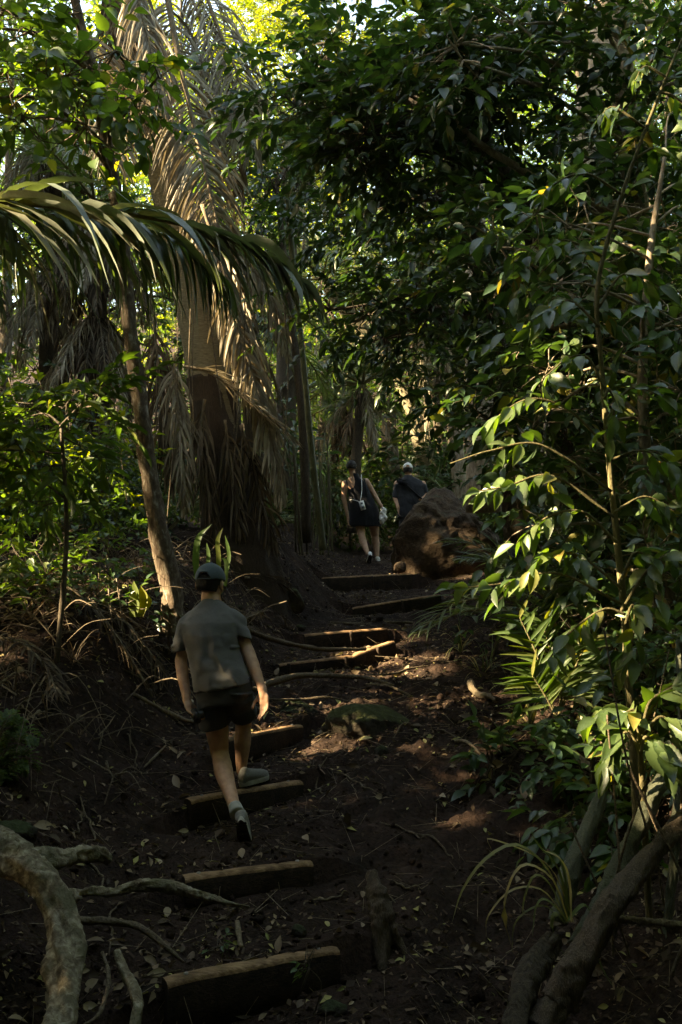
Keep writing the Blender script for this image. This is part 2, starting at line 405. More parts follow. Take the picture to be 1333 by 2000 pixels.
# ------------------------------------------------------------------ ground
def make_ground():
    xs = np.unique(np.round(np.r_[np.linspace(-90, -9, 40), np.linspace(-9, -3.2, 70), np.linspace(-3.2, 3.2, 230), np.linspace(3.2, 9, 70), np.linspace(9, 90, 40)], 4))
    ys = np.unique(np.round(np.r_[np.linspace(-30, 1.5, 25), np.linspace(1.5, 3.3, 40), np.linspace(3.3, 8, 200), np.linspace(8, 17, 190), np.linspace(17, 30, 80), np.linspace(30, 130, 40)], 4))
    X, Y = np.meshgrid(xs, ys)
    Z = gz(X, Y)
    v = np.stack([X, Y, Z], -1).reshape(-1, 3)
    nx, ny = len(xs), len(ys)
    i = np.arange(ny - 1)[:, None] * nx + np.arange(nx - 1)[None]
    f = np.stack([i, i + 1, i + nx + 1, i + nx], -1).reshape(-1, 4)
    m, nt, b = mat('soil')
    n1 = noise(nt, 3.5, 8); n2 = noise(nt, 38, 6); n3 = noise(nt, .35, 3)
    dark = ramp(nt, n1, [(.3, (.008, .0065, .005)), (.55, (.017, .0135, .010)), (.75, (.036, .028, .021))])
    red = ramp(nt, n1, [(.3, (.016, .010, .007)), (.6, (.036, .021, .015)), (.8, (.07, .044, .031))])
    tc = nt.nodes['TC']; sx = nt.nodes.new('ShaderNodeSeparateXYZ'); nt.links.new(tc.outputs['Object'], sx.inputs[0])
    # a redder soil further up the path
    ad = nt.nodes.new('ShaderNodeMath'); ad.operation = 'MULTIPLY_ADD'; ad.inputs[1].default_value = .09; nt.links.new(sx.outputs['Y'], ad.inputs[0]); nt.links.new(n3, ad.inputs[2])
    mx = nt.nodes.new('ShaderNodeMix'); mx.data_type = 'RGBA'
    nt.links.new(ramp(nt, ad.outputs[0], [(.35, (0, 0, 0)), (.8, (1, 1, 1))]), mx.inputs[0]); nt.links.new(dark, mx.inputs[6]); nt.links.new(red, mx.inputs[7])
    m2 = nt.nodes.new('ShaderNodeMix'); m2.data_type = 'RGBA'; m2.blend_type = 'MULTIPLY'; m2.inputs[0].default_value = .8
    nt.links.new(mx.outputs[2], m2.inputs[6]); nt.links.new(ramp(nt, n2, [(.3, (.45, .45, .45)), (.7, (1.5, 1.45, 1.4))]), m2.inputs[7])
    nt.links.new(m2.outputs[2], b.inputs['Base Color']); b.inputs['Roughness'].default_value = .95; b.inputs['Specular IOR Level'].default_value = .15
    bump(nt, b, n2, .9, .03)
    o = mesh_obj('ground', v, [f], m, org=(0, 0, 0)); tag(o, kind='structure')
make_ground()

# ------------------------------------------------------------------ path timbers
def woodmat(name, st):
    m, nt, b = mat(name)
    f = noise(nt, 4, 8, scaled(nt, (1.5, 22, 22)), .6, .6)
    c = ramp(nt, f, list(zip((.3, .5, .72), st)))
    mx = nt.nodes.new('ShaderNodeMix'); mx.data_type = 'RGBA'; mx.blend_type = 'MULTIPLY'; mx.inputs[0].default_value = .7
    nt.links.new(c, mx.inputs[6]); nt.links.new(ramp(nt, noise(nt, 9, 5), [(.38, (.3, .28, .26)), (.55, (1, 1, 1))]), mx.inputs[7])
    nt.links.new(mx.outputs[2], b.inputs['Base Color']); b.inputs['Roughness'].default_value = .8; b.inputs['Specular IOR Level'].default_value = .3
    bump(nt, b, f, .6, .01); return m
M['timber'] = woodmat('path_timber', [(.014, .009, .006), (.035, .021, .013), (.075, .045, .028)]); M['tread'] = woodmat('worn_toplit_tread', [(.13, .07, .034), (.28, .16, .08), (.44, .28, .155)])  # worn tops painted as if lit from above, fronts dark as if shaded
TL = ['lowest step timber, long board across the bottom of the dirt path', 'short step timber just below the raised shoe of the man in the grey shirt',
      'step timber under the front shoe of the man in the grey shirt', 'step timber just above the grey-shirt man\'s front shoe, its top edge bright in sunlight',
      'thin long step timber in mid path meeting a short angled one at its right end', 'short angled step timber joined to the right end of the thin one',
      'brown step timber with a split in its face behind the V of two joined boards', 'wide weathered step timber, second from the top of the path', 'topmost broad step timber below the boulder and the walking woman']
MT_NAIL = plain('nail', (.25, .22, .19), .5)
for k, ((a, b), t) in enumerate(zip(TE, TIM)):
    rng = np.random.default_rng(40 + k)
    u = (b - a); L = np.linalg.norm(u); u = u / L; n = nrm(np.cross(V(0, 0, 1), u)); w = nrm(np.cross(u, n)); w = w if w[2] > 0 else -w
    root = thing('step_timber', TL[k], 'step', (a + b) / 2 - V(0, 0, t[3]), 'timber steps of the path')
    nl = max(14, int(L / .045)); hgt = t[3] + .06; wd = t[4]
    # cross-section with rounded worn arrises; ring samples along the length
    sec = [(0, -hgt), (0, -hgt * .5), (-.002, -.02), (.004, -.006), (.014, 0), (wd * .5, .003), (wd - .012, 0), (wd, -.012), (wd, -hgt)]
    ns = len(sec); vv = []
    for i in range(nl + 1):
        s = i / nl
        for (q, h) in sec:
            j = fbm(s * L * 5 + k * 9, q * 20 + h * 8, 3, k) * .008
            e = .006 * (1 if i in (0, nl) else 0)
            vv.append(a + u * (s * L + (e if i == 0 else -e)) + n * (q + j) + w * (h + j * .7 - e))
    vv = np.array(vv); ff = []
    for i in range(nl):
        for j in range(ns):
            jn = (j + 1) % ns
            ff.append((i * ns + j, i * ns + jn, (i + 1) * ns + jn, (i + 1) * ns + j))
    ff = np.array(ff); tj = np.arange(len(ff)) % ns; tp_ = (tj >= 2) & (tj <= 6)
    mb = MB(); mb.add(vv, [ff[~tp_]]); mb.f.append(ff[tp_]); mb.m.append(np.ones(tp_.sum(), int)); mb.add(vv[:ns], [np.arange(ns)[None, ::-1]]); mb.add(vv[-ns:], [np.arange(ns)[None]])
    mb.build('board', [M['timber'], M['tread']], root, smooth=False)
    # iron stakes / bolt heads that pin the board
    for q in ((.12, .88) if k < 5 else (.55,)):
        p = a + u * L * q + w * (-t[3] * .45) - n * .012
        if k < 4:
            p = a + u * L * q + n * wd * .5 + w * .002
            v, f = tube([p - w * .01, p + w * .006], [.011, .010], 3, 10); mesh_obj('bolt', v, f, MT_NAIL, root)
        else:
            v, f = tube([p - w * .12, p + w * (t[3] * .42)], [.018, .016], 6, 8, .1, k); mesh_obj('stake', v, f, M['timber'], root)

# ------------------------------------------------------------------ boulders
def rockmat(name, lo, hi, moss=None, ms=.5):
    m, nt, b = mat(name)
    n1 = noise(nt, 4, 8); n2 = noise(nt, 22, 6)
    c = ramp(nt, n1, [(.3, lo), (.7, hi)])
    if moss:
        g = nt.nodes.new('ShaderNodeNewGeometry'); sx = nt.nodes.new('ShaderNodeSeparateXYZ'); nt.links.new(g.outputs['Normal'], sx.inputs[0])
        ad = nt.nodes.new('ShaderNodeMath'); ad.operation = 'MULTIPLY_ADD'; ad.inputs[1].default_value = .5; nt.links.new(sx.outputs['Z'], ad.inputs[0]); nt.links.new(n1, ad.inputs[2])
        mx = nt.nodes.new('ShaderNodeMix'); mx.data_type = 'RGBA'
        nt.links.new(ramp(nt, ad.outputs[0], [(ms, (0, 0, 0)), (ms + .2, (1, 1, 1))]), mx.inputs[0]); nt.links.new(c, mx.inputs[6]); mx.inputs[7].default_value = (*moss, 1); c = mx.outputs[2]
    m2 = nt.nodes.new('ShaderNodeMix'); m2.data_type = 'RGBA'; m2.blend_type = 'MULTIPLY'; m2.inputs[0].default_value = .7
    nt.links.new(c, m2.inputs[6]); nt.links.new(ramp(nt, n2, [(.3, (.4, .4, .4)), (.7, (1.3, 1.3, 1.3))]), m2.inputs[7])
    nt.links.new(m2.outputs[2], b.inputs['Base Color']); b.inputs['Roughness'].default_value = .92; b.inputs['Specular IOR Level'].default_value = .2
    bump(nt, b, n2, 1, .03); return m
M['rock_red'] = rockmat('rock_red', (.042, .028, .019), (.13, .088, .056), (.05, .045, .024), .85)
M['rock_moss'] = rockmat('rock_moss', (.03, .024, .018), (.09, .07, .05), (.055, .06, .022), .6)
M['rock_dark'] = rockmat('rock_dark', (.015, .012, .01), (.05, .04, .03), (.035, .045, .018), .7)
def rock(label, c, r, m, seed, rough=.3, sub=5, lean=(0, 0), fine=.08, group=None, name='boulder', warp=None):
    bm = bmesh.new(); bmesh.ops.create_icosphere(bm, subdivisions=sub, radius=1)
    v = np.array([x.co[:] for x in bm.verts]); f = np.array([[q.index for q in p.verts] for p in bm.faces]); bm.free()
    n3 = lambda s, k: (fbm(v[:, 0] * s + seed, v[:, 1] * s + v[:, 2] * s * .7, 4, k) + fbm(v[:, 2] * s - seed, v[:, 0] * s * .6 + v[:, 1] * s, 4, k + 5))
    q = 1 + rough * n3(1.3, seed) + fine * n3(5, seed + 3) + fine * .4 * n3(14, seed + 4)
    # a few flat facets
    rg = np.random.default_rng(seed)
    for _ in range(7):
        d = nrm(rg.normal(size=3)); t = rg.uniform(.72, .95); h = (v * q[:, None]) @ d
        q = np.where(h > t, q * (t + (h - t) * .25) / np.maximum(h, 1e-3), q)
    v = v * q[:, None] * V(*r)
    if warp is not None: v = warp(v, r)
    v[:, 0] += v[:, 2] * lean[0]; v[:, 1] += v[:, 2] * lean[1]
    o = mesh_obj(name, v + V(*c), [f], m); tag(o, label, 'rock', group); return o
def slope_right(v, r):
    x = v[:, 0] / r[0]; v = v.copy(); up = v[:, 2] > 0
    v[:, 2] = np.where(up, v[:, 2] * np.interp(x, [-1, -.55, -.1, .35, 1.1], [.5, .84, .97, .88, .4]), v[:, 2]); v[:, 0] = np.where(x > 0, v[:, 0] * 1.25, v[:, 0]); return v
p = W(845, 1060, 15.2); rock('big rust brown boulder beside the top of the path, striped with sunlight', (p[0] + .12, p[1] + .1, p[2] - .06), (.76, .75, .92), M['rock_red'], 5, .24, 6, (.0, 0), .075, warp=slope_right)
p = W(975, 1110, 15.8); rock('low dark boulder leaning against the right side of the big rust brown one', (p[0] - .1, p[1], p[2] - .15), (.75, .7, .62), M['rock_dark'], 9, .3, 5)
p = W(718, 1432, 7.4); rock('mossy round rock in the middle of the dirt slope', (p[0], p[1], p[2] - .01), (.29, .25, .24), M['rock_moss'], 3, .3, 5)
p = W(585, 1388, 7.7); rock('dark mossy stone behind the right hand of the man in the grey shirt', (p[0], p[1], p[2] - .05), (.17, .16, .14), M['rock_dark'], 13, .35, 5)
p = ground_hit(572, 1178); rock('dark stone on the bank left of the upper timbers', (p[0], p[1], p[2] + .0), (.15, .14, .15), M['rock_moss'], 17, .3, 4)
p = W(25, 1612, 5.0); rock('small flat stone at the foot of the left bank above the pale root', (p[0], p[1], p[2] - .03), (.12, .1, .06), M['rock_dark'], 21, .3, 4, name='stone')
p = W(782, 1108, 14.7); rock('small pale stone on the path at the foot of the big boulder', (p[0], p[1], p[2]), (.1, .08, .09), M['rock_red'], 23, .3, 4, name='stone')
rng = np.random.default_rng(5)
for k in range(26):   # loose stones on the dirt
    y = rng.uniform(4.2, 11); x = rng.uniform(-1.8, 2.4); s = rng.uniform(.02, .065)
    rock('small dark loose stone half sunk in the dirt of the slope', on(x, y) + V(0, 0, s * .2), (s * rng.uniform(.9, 1.4), s, s * .7), M['rock_dark'], 60 + k, .35, 3, group='loose stones on the dirt slope', name='stone')

# ------------------------------------------------------------------ roots, sticks
def ground_curve(pix, lift=.01):
    """pixel/depth list -> points laid on the ground with a little lift"""
    out = []
    for q in pix:
        p = W(*q[:3]); l = q[3] if len(q) > 3 else None
        if l is not None: p[2] = float(gz(p[0], p[1])) + l
        out.append(p)
    return out
rt = thing('tree_root', 'thick pale mottled surface root arching out of the bottom left corner', 'root', W(60, 1760, 4.0))
mb = MB()
main = [W(-190, 1590, 4.35), W(-60, 1645, 4.25), W(40, 1685, 4.15), W(100, 1745, 4.02), W(124, 1830, 3.85), W(126, 1930, 3.65), W(112, 2040, 3.45), W(90, 2150, 3.3)]
mb.add(*tube(main, [.085, .078, .072, .064, .068, .06, .056, .045], 150, 30, .45, 3))
mb.build('main_root', M['root'], rt)
mb = MB(); mb.add(*tube([W(45, 1690, 4.15), W(105, 1680, 4.25), W(150, 1668, 4.4), W(190, 1668, 4.5), W(214, 1680, 4.55)], [.055, .042, .036, .034, .02], 80, 18, .5, 5)); mb.build('side_root', M['root'], rt)
mb = MB(); mb.add(*tube([W(110, 1775, 4.0), W(160, 1745, 4.25), W(220, 1742, 4.3), W(270, 1730, 4.36), W(330, 1732, 4.35), W(385, 1745, 4.3), W(440, 1762, 4.28), W(488, 1772, 4.26)], [.045, .02, .017, .022, .024, .018, .013, .005], 110, 16, .55, 6)); mb.build('side_root', M['root'], rt)
mb = MB(); mb.add(*tube([W(150, 1798, 4.0), W(220, 1800, 4.05), W(280, 1815, 4.05), W(325, 1850, 4.0), W(360, 1880, 3.98)], [.016, .014, .014, .01, .005], 40, 10, .35, 8)); mb.build('side_root', M['root_thin'], rt)
def stick(name, label, cat, pts, rad, m, seed, n=30, sides=8, rough=.35, group=None):
    v, f = tube(pts, rad, n, sides, rough, seed); o = mesh_obj(name, v, f, m); tag(o, label, cat, group); return o
stick('tree_root', 'pale forked root end dipping to the bottom edge right of the thick pale root', 'root', [W(228, 1858, 3.8), W(240, 1890, 3.75), W(262, 1935, 3.62), W(268, 1970, 3.55), W(258, 2030, 3.45)], [.012, .018, .02, .02, .018], M['root'], 11)
stick('tree_root', 'dark thin root hooking down left of the pale forked root end', 'root', [W(200, 1860, 3.8), W(212, 1900, 3.72), W(206, 1950, 3.62), W(190, 1985, 3.55), W(150, 2010, 3.5)], [.006, .008, .008, .007, .005], M['root_thin'], 12)
stick('tree_root', 'long bare root running from the grey-shirt man\'s sleeve towards the joined timbers', 'root', [W(486, 1230, 8.6), W(520, 1245, 8.7), W(570, 1258, 8.9), W(630, 1268, 9.1), W(715, 1268, 9.35)], [.02, .024, .024, .022, .016], M['root_thin'], 13)
stick('tree_root', 'arched root behind the right hand of the man in the grey shirt', 'root', [W(495, 1348, 7.6), W(540, 1330, 7.9), W(590, 1320, 8.2), W(650, 1320, 8.4), W(720, 1325, 8.4), W(770, 1338, 8.3)], [.024, .028, .025, .02, .016, .008], M['root_thin'], 14)
stick('tree_root', 'thin pale root crossing the sunlit litter left of mid path', 'root', [W(715, 1336, 8.4), W(760, 1340, 8.3), W(800, 1358, 8.2), W(818, 1370, 8.1)], [.008, .009, .009, .004], M['dead_wood'], 15)
stick('tree_root', 'knotty thin root reaching right below the joined timbers', 'root', [W(712, 1318, 8.5), W(770, 1316, 8.6), W(800, 1306, 8.7), W(840, 1300, 8.75)], [.006, .01, .01, .005], M['root_thin'], 16)
stick('tree_root', 'thin root just above the sunlit step timber', 'root', [W(530, 1366, 7.6), W(590, 1366, 7.7), W(640, 1362, 7.7), W(690, 1372, 7.7)], [.006, .012, .01, .004], M['root_thin'], 17)
stick('tree_root', 'long root across the dirt between the upper timbers', 'root', [W(645, 1216, 11.2), W(720, 1220, 11.2), W(760, 1216, 11.4), W(850, 1218, 11.5)], [.016, .02, .02, .014], M['root_thin'], 18)
stick('fallen_branch', 'straight stick lying behind the left forearm of the man in the grey shirt', 'stick', ground_curve([(262, 1388, 6.9, .02), (310, 1380, 7.0, .03), (365, 1372, 7.1, .05), (395, 1365, 7.2, .04)]), [.012, .016, .016, .012], M['dead_wood'], 19)
stick('fallen_branch', 'crooked pale twig on the dark bank left of the grey-shirt man\'s thigh', 'stick', ground_curve([(282, 1450, 6.4, .01), (305, 1430, 6.5, .03), (325, 1416, 6.6, .02)]), [.006, .009, .005], M['dead_wood'], 20)
stick('fallen_branch', 'stout broken stick lying on the dirt left of the palm seedling', 'stick', ground_curve([(918, 1328, 8.1, .05), (930, 1362, 7.9, .04), (955, 1395, 7.7, .03), (968, 1410, 7.65, .03)]), [.03, .026, .024, .018], M['dead_wood'], 21, rough=.5)
stick('fallen_branch', 'dead stick pointing down the bare slope on the right', 'stick', ground_curve([(890, 1480, 6.9, .02), (915, 1500, 6.8, .02), (950, 1535, 6.5, .02)]), [.012, .012, .006], M['dead_wood'], 22)
stick('fallen_branch', 'short dead twig poking up from the dirt above the lowest timber', 'stick', [W(463, 1800, 4.62), W(466, 1822, 4.55), W(472, 1850, 4.47)], [.010, .014, .008], M['dead_wood'], 23)
stick('fallen_branch', 'long thin branch lying on the left bank below the brush', 'stick', ground_curve([(175, 1240, 7.6, .05), (230, 1310, 7.2, .1), (300, 1345, 7.0, .06)]), [.014, .014, .008], M['dead_wood'], 24)
# wandering hair roots and vines, as individuals
rng = np.random.default_rng(77)
ROOTS = [[(170, 1520, 5.6), (160, 1560, 5.4), (150, 1590, 5.3)], [(160, 1515, 5.6), (182, 1560, 5.4), (172, 1615, 5.2)], [(135, 1622, 5.1), (165, 1618, 5.15), (230, 1617, 5.2)], [(160, 1622, 5.15), (195, 1650, 5.05), (208, 1690, 4.9)],
         [(660, 1500, 6.6), (700, 1540, 6.4), (745, 1560, 6.2)], [(745, 1610, 5.9), (800, 1640, 5.8), (830, 1665, 5.7)], [(755, 1715, 5.2), (800, 1730, 5.1), (850, 1745, 5.05)], [(250, 1395, 6.7), (262, 1430, 6.5), (270, 1470, 6.3)],
         [(640, 1470, 6.9), (620, 1520, 6.5), (650, 1560, 6.2)], [(850, 1440, 7.2), (900, 1480, 6.9), (930, 1500, 6.7)], [(750, 1480, 6.9), (800, 1420, 7.3), (860, 1460, 7.1)], [(310, 1780, 4.6), (320, 1820, 4.5), (335, 1840, 4.42)],
         [(215, 1690, 4.85), (222, 1740, 4.6), (218, 1790, 4.4)], [(890, 1640, 5.6), (850, 1625, 5.7), (800, 1615, 5.8)], [(590, 1745, 4.9), (640, 1742, 5.0), (690, 1735, 5.1)], [(500, 1385, 7.3), (560, 1395, 7.3), (600, 1380, 7.5)]]
for k, q in enumerate(ROOTS):
    pts = ground_curve([(a, b, d, .012) for a, b, d in q]); pts = cr(pts, 9) + rng.normal(0, .012, (9, 3)) * V(1, 1, .5); pts[:, 2] = gz(pts[:, 0], pts[:, 1]) + .006 + rng.uniform(0, .012, 9)
    stick('hair_root', 'thin bare hair root snaking over the dark soil of the slope', 'root', pts, [.003, .006, .006, .003], M['root_thin'], 100 + k, 40, 6, .3, 'hair roots on the dark soil')
# stump
p = W(742, 1790, 4.75)
sb = ground_hit(745, 1878); s2_ = ground_hit(790, 1858); sm_ = sb + V(-.005, .09, .17)
st = MB(); st.add(*tube([sb + V(-.03, .2, .34), sb + V(-.02, .15, .26), sm_, sb + V(.0, .03, .07), sb + V(.005, -.03, -.03)], [.02, .045, .05, .034, .022], 70, 18, .55, 4)); st.add(*tube([sm_ + V(.005, 0, .03), sm_ * .6 + s2_ * .4 + V(0, 0, .02), s2_ + V(.01, -.01, -.02)], [.034, .03, .014], 64, 14, .5, 7))
tag(st.build('tree_stump', M['petiole']), 'forked dead stump like two legs standing in the dirt right of the lowest timber', 'stump')

# ------------------------------------------------------------------ litter
def litter(name, n, ymin, ymax, sz, stops, seed, rough=.7, tm=T_OV, xw=(-2.6, 3.4), lift=.006, dens=1.5, asp=.5, tilt=.45):
    rng = np.random.default_rng(seed)
    y = ymin + (ymax - ymin) * rng.random(n) ** dens; x = np.interp(y, PXd, PXx) + rng.uniform(xw[0], xw[1], n)
    cl = fbm(x * 1.1, y * 1.1, 3, 90); kp = cl > rng.uniform(-.5, .35, n); x, y = x[kp], y[kp]; n = len(x)
    P = np.stack([x, y, gz(x, y) + lift], -1); a = rng.uniform(0, 6.28, n)
    e = .05; gx = (gz(x + e, y, False) - gz(x - e, y, False)) / (2 * e); gy = (gz(x, y + e, False) - gz(x, y - e, False)) / (2 * e)
    N = nrm(np.stack([-gx, -gy, np.ones(n)], -1) + rng.normal(0, tilt, (n, 3)))
    D = np.stack([np.cos(a), np.sin(a), np.zeros(n)], -1); D = nrm(D - N * (D * N).sum(1, keepdims=True))
    s = rng.lognormal(0, .35, n) * sz
    v, f = inst(tm, P, D, N, s, s * asp * rng.uniform(.7, 1.2, n))
    m = leafmat(name, stops, rough, .15, (1.2, 1.1, .7), .25)
    tag(mesh_obj(name, v, [f], m, org=(0, 0, 0)), 'scattered ' + name.replace('_', ' ') + ' over the dark soil', None, None, 'stuff')
BR = [(0, (.035, .02, .012)), (.5, (.075, .048, .03)), (.8, (.16, .11, .07)), (.95, (.28, .2, .12)), (1, (.34, .3, .1))]
litter('leaf_litter', 42000, 3.2, 18, .034, BR, 1, .75, T_LO)
litter('dead_leaves', 5200, 3.3, 14, .055, [(0, (.04, .028, .018)), (.45, (.12, .085, .055)), (.8, (.28, .2, .13)), (1, (.42, .33, .22))], 2, .7, T_OV, tilt=.6)
litter('fallen_green_leaves', 2000, 3.3, 11, .035, [(0, (.18, .19, .06)), (.6, (.3, .28, .1)), (1, (.42, .36, .16))], 3, .6, T_OV, dens=1.2)
litter('wood_chips', 26000, 3.4, 17, .022, [(0, (.03, .018, .012)), (.6, (.1, .06, .04)), (1, (.2, .13, .09))], 4, .9, (np.array([(-.5, 0, 0), (.5, .1, .02), (.4, 1, .05), (-.4, .9, .0)]), np.array([(0, 1, 2, 3)])), asp=.35)
def sticks_stuff():
    rng = np.random.default_rng(8); n = 3200
    y = 3.6 + 13 * rng.random(n) ** 1.4; x = np.interp(y, PXd, PXx) + rng.uniform(-3.2, 3.6, n)
    L = rng.lognormal(-1.9, .6, n); a = rng.uniform(0, 6.28, n)
    P = np.stack([x, y, gz(x, y) + .01], -1); Q = P + np.stack([np.cos(a) * L, np.sin(a) * L, 0 * L], -1); Q[:, 2] = gz(Q[:, 0], Q[:, 1]) + .012 + rng.uniform(0, .02, n)
    d = Q - P; v, f = inst(PR, P, d, np.tile(V(.01, .02, 1), (n, 1)), np.linalg.norm(d, axis=1), rng.uniform(.002, .006, n), True)
    tag(mesh_obj('twig_litter', v, [f], M['dead_wood'], org=(0, 0, 0)), 'scattered dry twigs over the dark soil', None, None, 'stuff')
sticks_stuff()
def clods():
    rng = np.random.default_rng(18); n = 9000; bm = bmesh.new(); bmesh.ops.create_icosphere(bm, subdivisions=1, radius=.5)
    tv = np.array([x.co[:] for x in bm.verts]); tf = np.array([[q.index for q in p.verts] for p in bm.faces]); bm.free()
    y = 3.3 + 13 * rng.random(n) ** 1.5; x = np.interp(y, PXd, PXx) + rng.uniform(-2.8, 3.2, n); s = rng.lognormal(-4.2, .55, n).clip(.006, .07)
    k = fbm(x * 1.7, y * 1.7, 3, 70) > -.05; x, y, s = x[k], y[k], s[k]; n = len(x)
    v = tv[None] * (1 + rng.uniform(-.3, .35, (n, len(tv), 1))) * (s[:, None] * rng.uniform(.6, 1.5, (n, 3)))[:, None] + np.stack([x, y, gz(x, y) + s * .15], -1)[:, None]
    f = (tf[None] + (np.arange(n) * len(tv))[:, None, None]).reshape(-1, 3)
    tag(mesh_obj('soil_clods', v.reshape(-1, 3), [f], bpy.data.materials['soil'], org=(0, 0, 0)), 'crumbly dark clods of soil over the slope', None, None, 'stuff')
clods()
def brush():
    rng = np.random.default_rng(28); mb = MB(); n = 620
    for i in range(n):
        y = rng.uniform(5.4, 10.5); x = np.interp(y, PXd, PXx) - rng.uniform(.75, 3.2); a = rng.uniform(0, 6.28); L = rng.lognormal(-1.1, .45)
        e = rng.uniform(-.1, .9) ; d = V(math.cos(a) * math.cos(e), math.sin(a) * math.cos(e), math.sin(e)); p = on(x, y) + V(0, 0, rng.uniform(0, .08))
        q = p + d * L * .55; r = q + (d + V(0, 0, -rng.uniform(.3, 1.4))) * L * .5; r[2] = max(r[2], float(gz(r[0], r[1])) + .01)
        w = rng.uniform(.0025, .007); v, f = tube([p, q, r], [w, w * .8, w * .4], 9, 4, caps=False); mb.add(v, f, int(rng.random() < .35))
    tag(mb.build('dry_brush', [M['root_thin'], M['dead_wood']], org=(0, 0, 0)), 'tangle of dry stems and twigs over the left bank', None, None, 'stuff')
brush()
# ------------------------------------------------------------------ people
def cap_prim(p0, p1, r0, r1, n=16, rings=5):
    p0, p1 = np.asarray(p0, float), np.asarray(p1, float)
    T = nrm(p1 - p0); ref = V(0, 0, 1) if abs(T[2]) < .9 else V(0, 1, 0)
    X = nrm(np.cross(T, ref)); Y = np.cross(X, T)
    a = np.linspace(0, 2 * np.pi, n, endpoint=False); cs = np.cos(a)[:, None] * X + np.sin(a)[:, None] * Y
    v = [p0 - T * r0]
    for q in np.linspace(-90, 0, rings + 1)[1:]: v += list(p0 + T * r0 * math.sin(R(q)) + cs * r0 * math.cos(R(q)))
    for q in np.linspace(0, 90, rings + 1)[:-1]: v += list(p1 + T * r1 * math.sin(R(q)) + cs * r1 * math.cos(R(q)))
    v += [p1 + T * r1]
    return np.array(v), rings_faces(2 * rings, n, len(v))
def rings_faces(m, n, nv):
    j = np.arange(n); jn = (j + 1) % n; f3 = [np.stack([np.zeros(n, int), 1 + jn, 1 + j], -1)]; f4 = []
    for i in range(m - 1):
        b = 1 + i * n; f4.append(np.stack([b + j, b + jn, b + n + jn, b + n + j], -1))
    b = 1 + (m - 1) * n; f3.append(np.stack([np.full(n, nv - 1), b + j, b + jn], -1))
    return [np.concatenate(f3), np.concatenate(f4)]
def ell_prim(c, r, rot=None, n=20, m=12):
    a = np.linspace(0, 2 * np.pi, n, endpoint=False); v = [V(0, 0, -1)]
    for q in np.linspace(-90, 90, m + 1)[1:-1]: v += [V(math.cos(R(q)) * math.cos(t), math.cos(R(q)) * math.sin(t), math.sin(R(q))) for t in a]
    v += [V(0, 0, 1)]; v = np.array(v) * V(*r)
    if rot is not None: v = v @ np.asarray(rot).T
    return v + np.asarray(c), rings_faces(m - 1, n, len(v))
def loft_prim(secs, n=24, ex=2.4):
    """secs: (centre, x axis vec, y axis vec) half axes; closed with flat ends"""
    a = np.linspace(0, 2 * np.pi, n, endpoint=False)
    ca = np.sign(np.cos(a)) * np.abs(np.cos(a)) ** (2 / ex); sa = np.sign(np.sin(a)) * np.abs(np.sin(a)) ** (2 / ex)
    v = [np.asarray(secs[0][0], float)]
    for c, x, y in secs: v += list(np.asarray(c) + ca[:, None] * np.asarray(x) + sa[:, None] * np.asarray(y))
    v += [np.asarray(secs[-1][0], float)]
    return np.array(v), rings_faces(len(secs), n, len(v))
def blob(name, prims, voxel, m, parent, sm=6, disp=None, smf=.5):
    mb = MB()
    for v, f in prims: mb.add(v, f)
    o = mb.build(name + '_raw', m, parent)
    r = o.modifiers.new('r', 'REMESH'); r.mode = 'VOXEL'; r.voxel_size = voxel
    s = o.modifiers.new('s', 'SMOOTH'); s.iterations = sm; s.factor = smf
    dg = bpy.context.evaluated_depsgraph_get()
    me = bpy.data.meshes.new_from_object(o.evaluated_get(dg))
    old = o.data; o.modifiers.clear(); 
    org = ORG[o.name]
    n = bpy.data.objects.new(name, me); COL.objects.link(n); n.parent = parent; ORG[n.name] = org
    me.name = name; bpy.data.objects.remove(o); bpy.data.meshes.remove(old)
    me.materials.clear(); me.materials.append(m)
    if disp is not None:
        co = np.zeros(len(me.vertices) * 3); me.vertices.foreach_get('co', co); co = co.reshape(-1, 3)
        no = np.zeros(len(me.vertices) * 3); me.vertices.foreach_get('normal', no); no = no.reshape(-1, 3)
        co = co + no * disp(co + org, no)[:, None]; me.vertices.foreach_set('co', co.ravel()); me.update()
    me.polygons.foreach_set('use_smooth', np.ones(len(me.polygons), bool)); me.update()
    return n
def skinmat(name, col):
    m, nt, b = mat(name)
    lo = tuple(x * y for x, y in zip(col, (.8, .72, .7))); hi = tuple(min(1, x * 1.12) for x in col)
    f = noise(nt, 26, 5)
    nt.links.new(ramp(nt, f, [(.3, lo), (.65, hi)]), b.inputs['Base Color']); b.inputs['Roughness'].default_value = .55; b.inputs['Specular IOR Level'].default_value = .35
    b.inputs['Subsurface Weight'].default_value = .1; b.inputs['Subsurface Radius'].default_value = (.01, .004, .002)
    bump(nt, b, noise(nt, 220, 3), .25, .002); return m
def cloth(name, col, melange=.3, sc=500):
    m, nt, b = mat(name)
    f = noise(nt, sc, 3); g = noise(nt, 9, 5)
    c = ramp(nt, f, [(.3, tuple(x * (1 - melange) for x in col)), (.7, tuple(x * (1 + melange) for x in col))])
    mx = nt.nodes.new('ShaderNodeMix'); mx.data_type = 'RGBA'; mx.blend_type = 'MULTIPLY'; mx.inputs[0].default_value = 1
    nt.links.new(c, mx.inputs[6]); nt.links.new(ramp(nt, g, [(.3, (.85, .85, .85)), (.7, (1.08, 1.08, 1.08))]), mx.inputs[7])
    nt.links.new(mx.outputs[2], b.inputs['Base Color']); b.inputs['Roughness'].default_value = .95; b.inputs['Specular IOR Level'].default_value = .12
    b.inputs['Sheen Weight'].default_value = .15
    bump(nt, b, f, .25, .002); return m
M['skin'] = skinmat('skin', (.50, .29, .185)); M['skin2'] = skinmat('skin_tan', (.43, .25, .155))
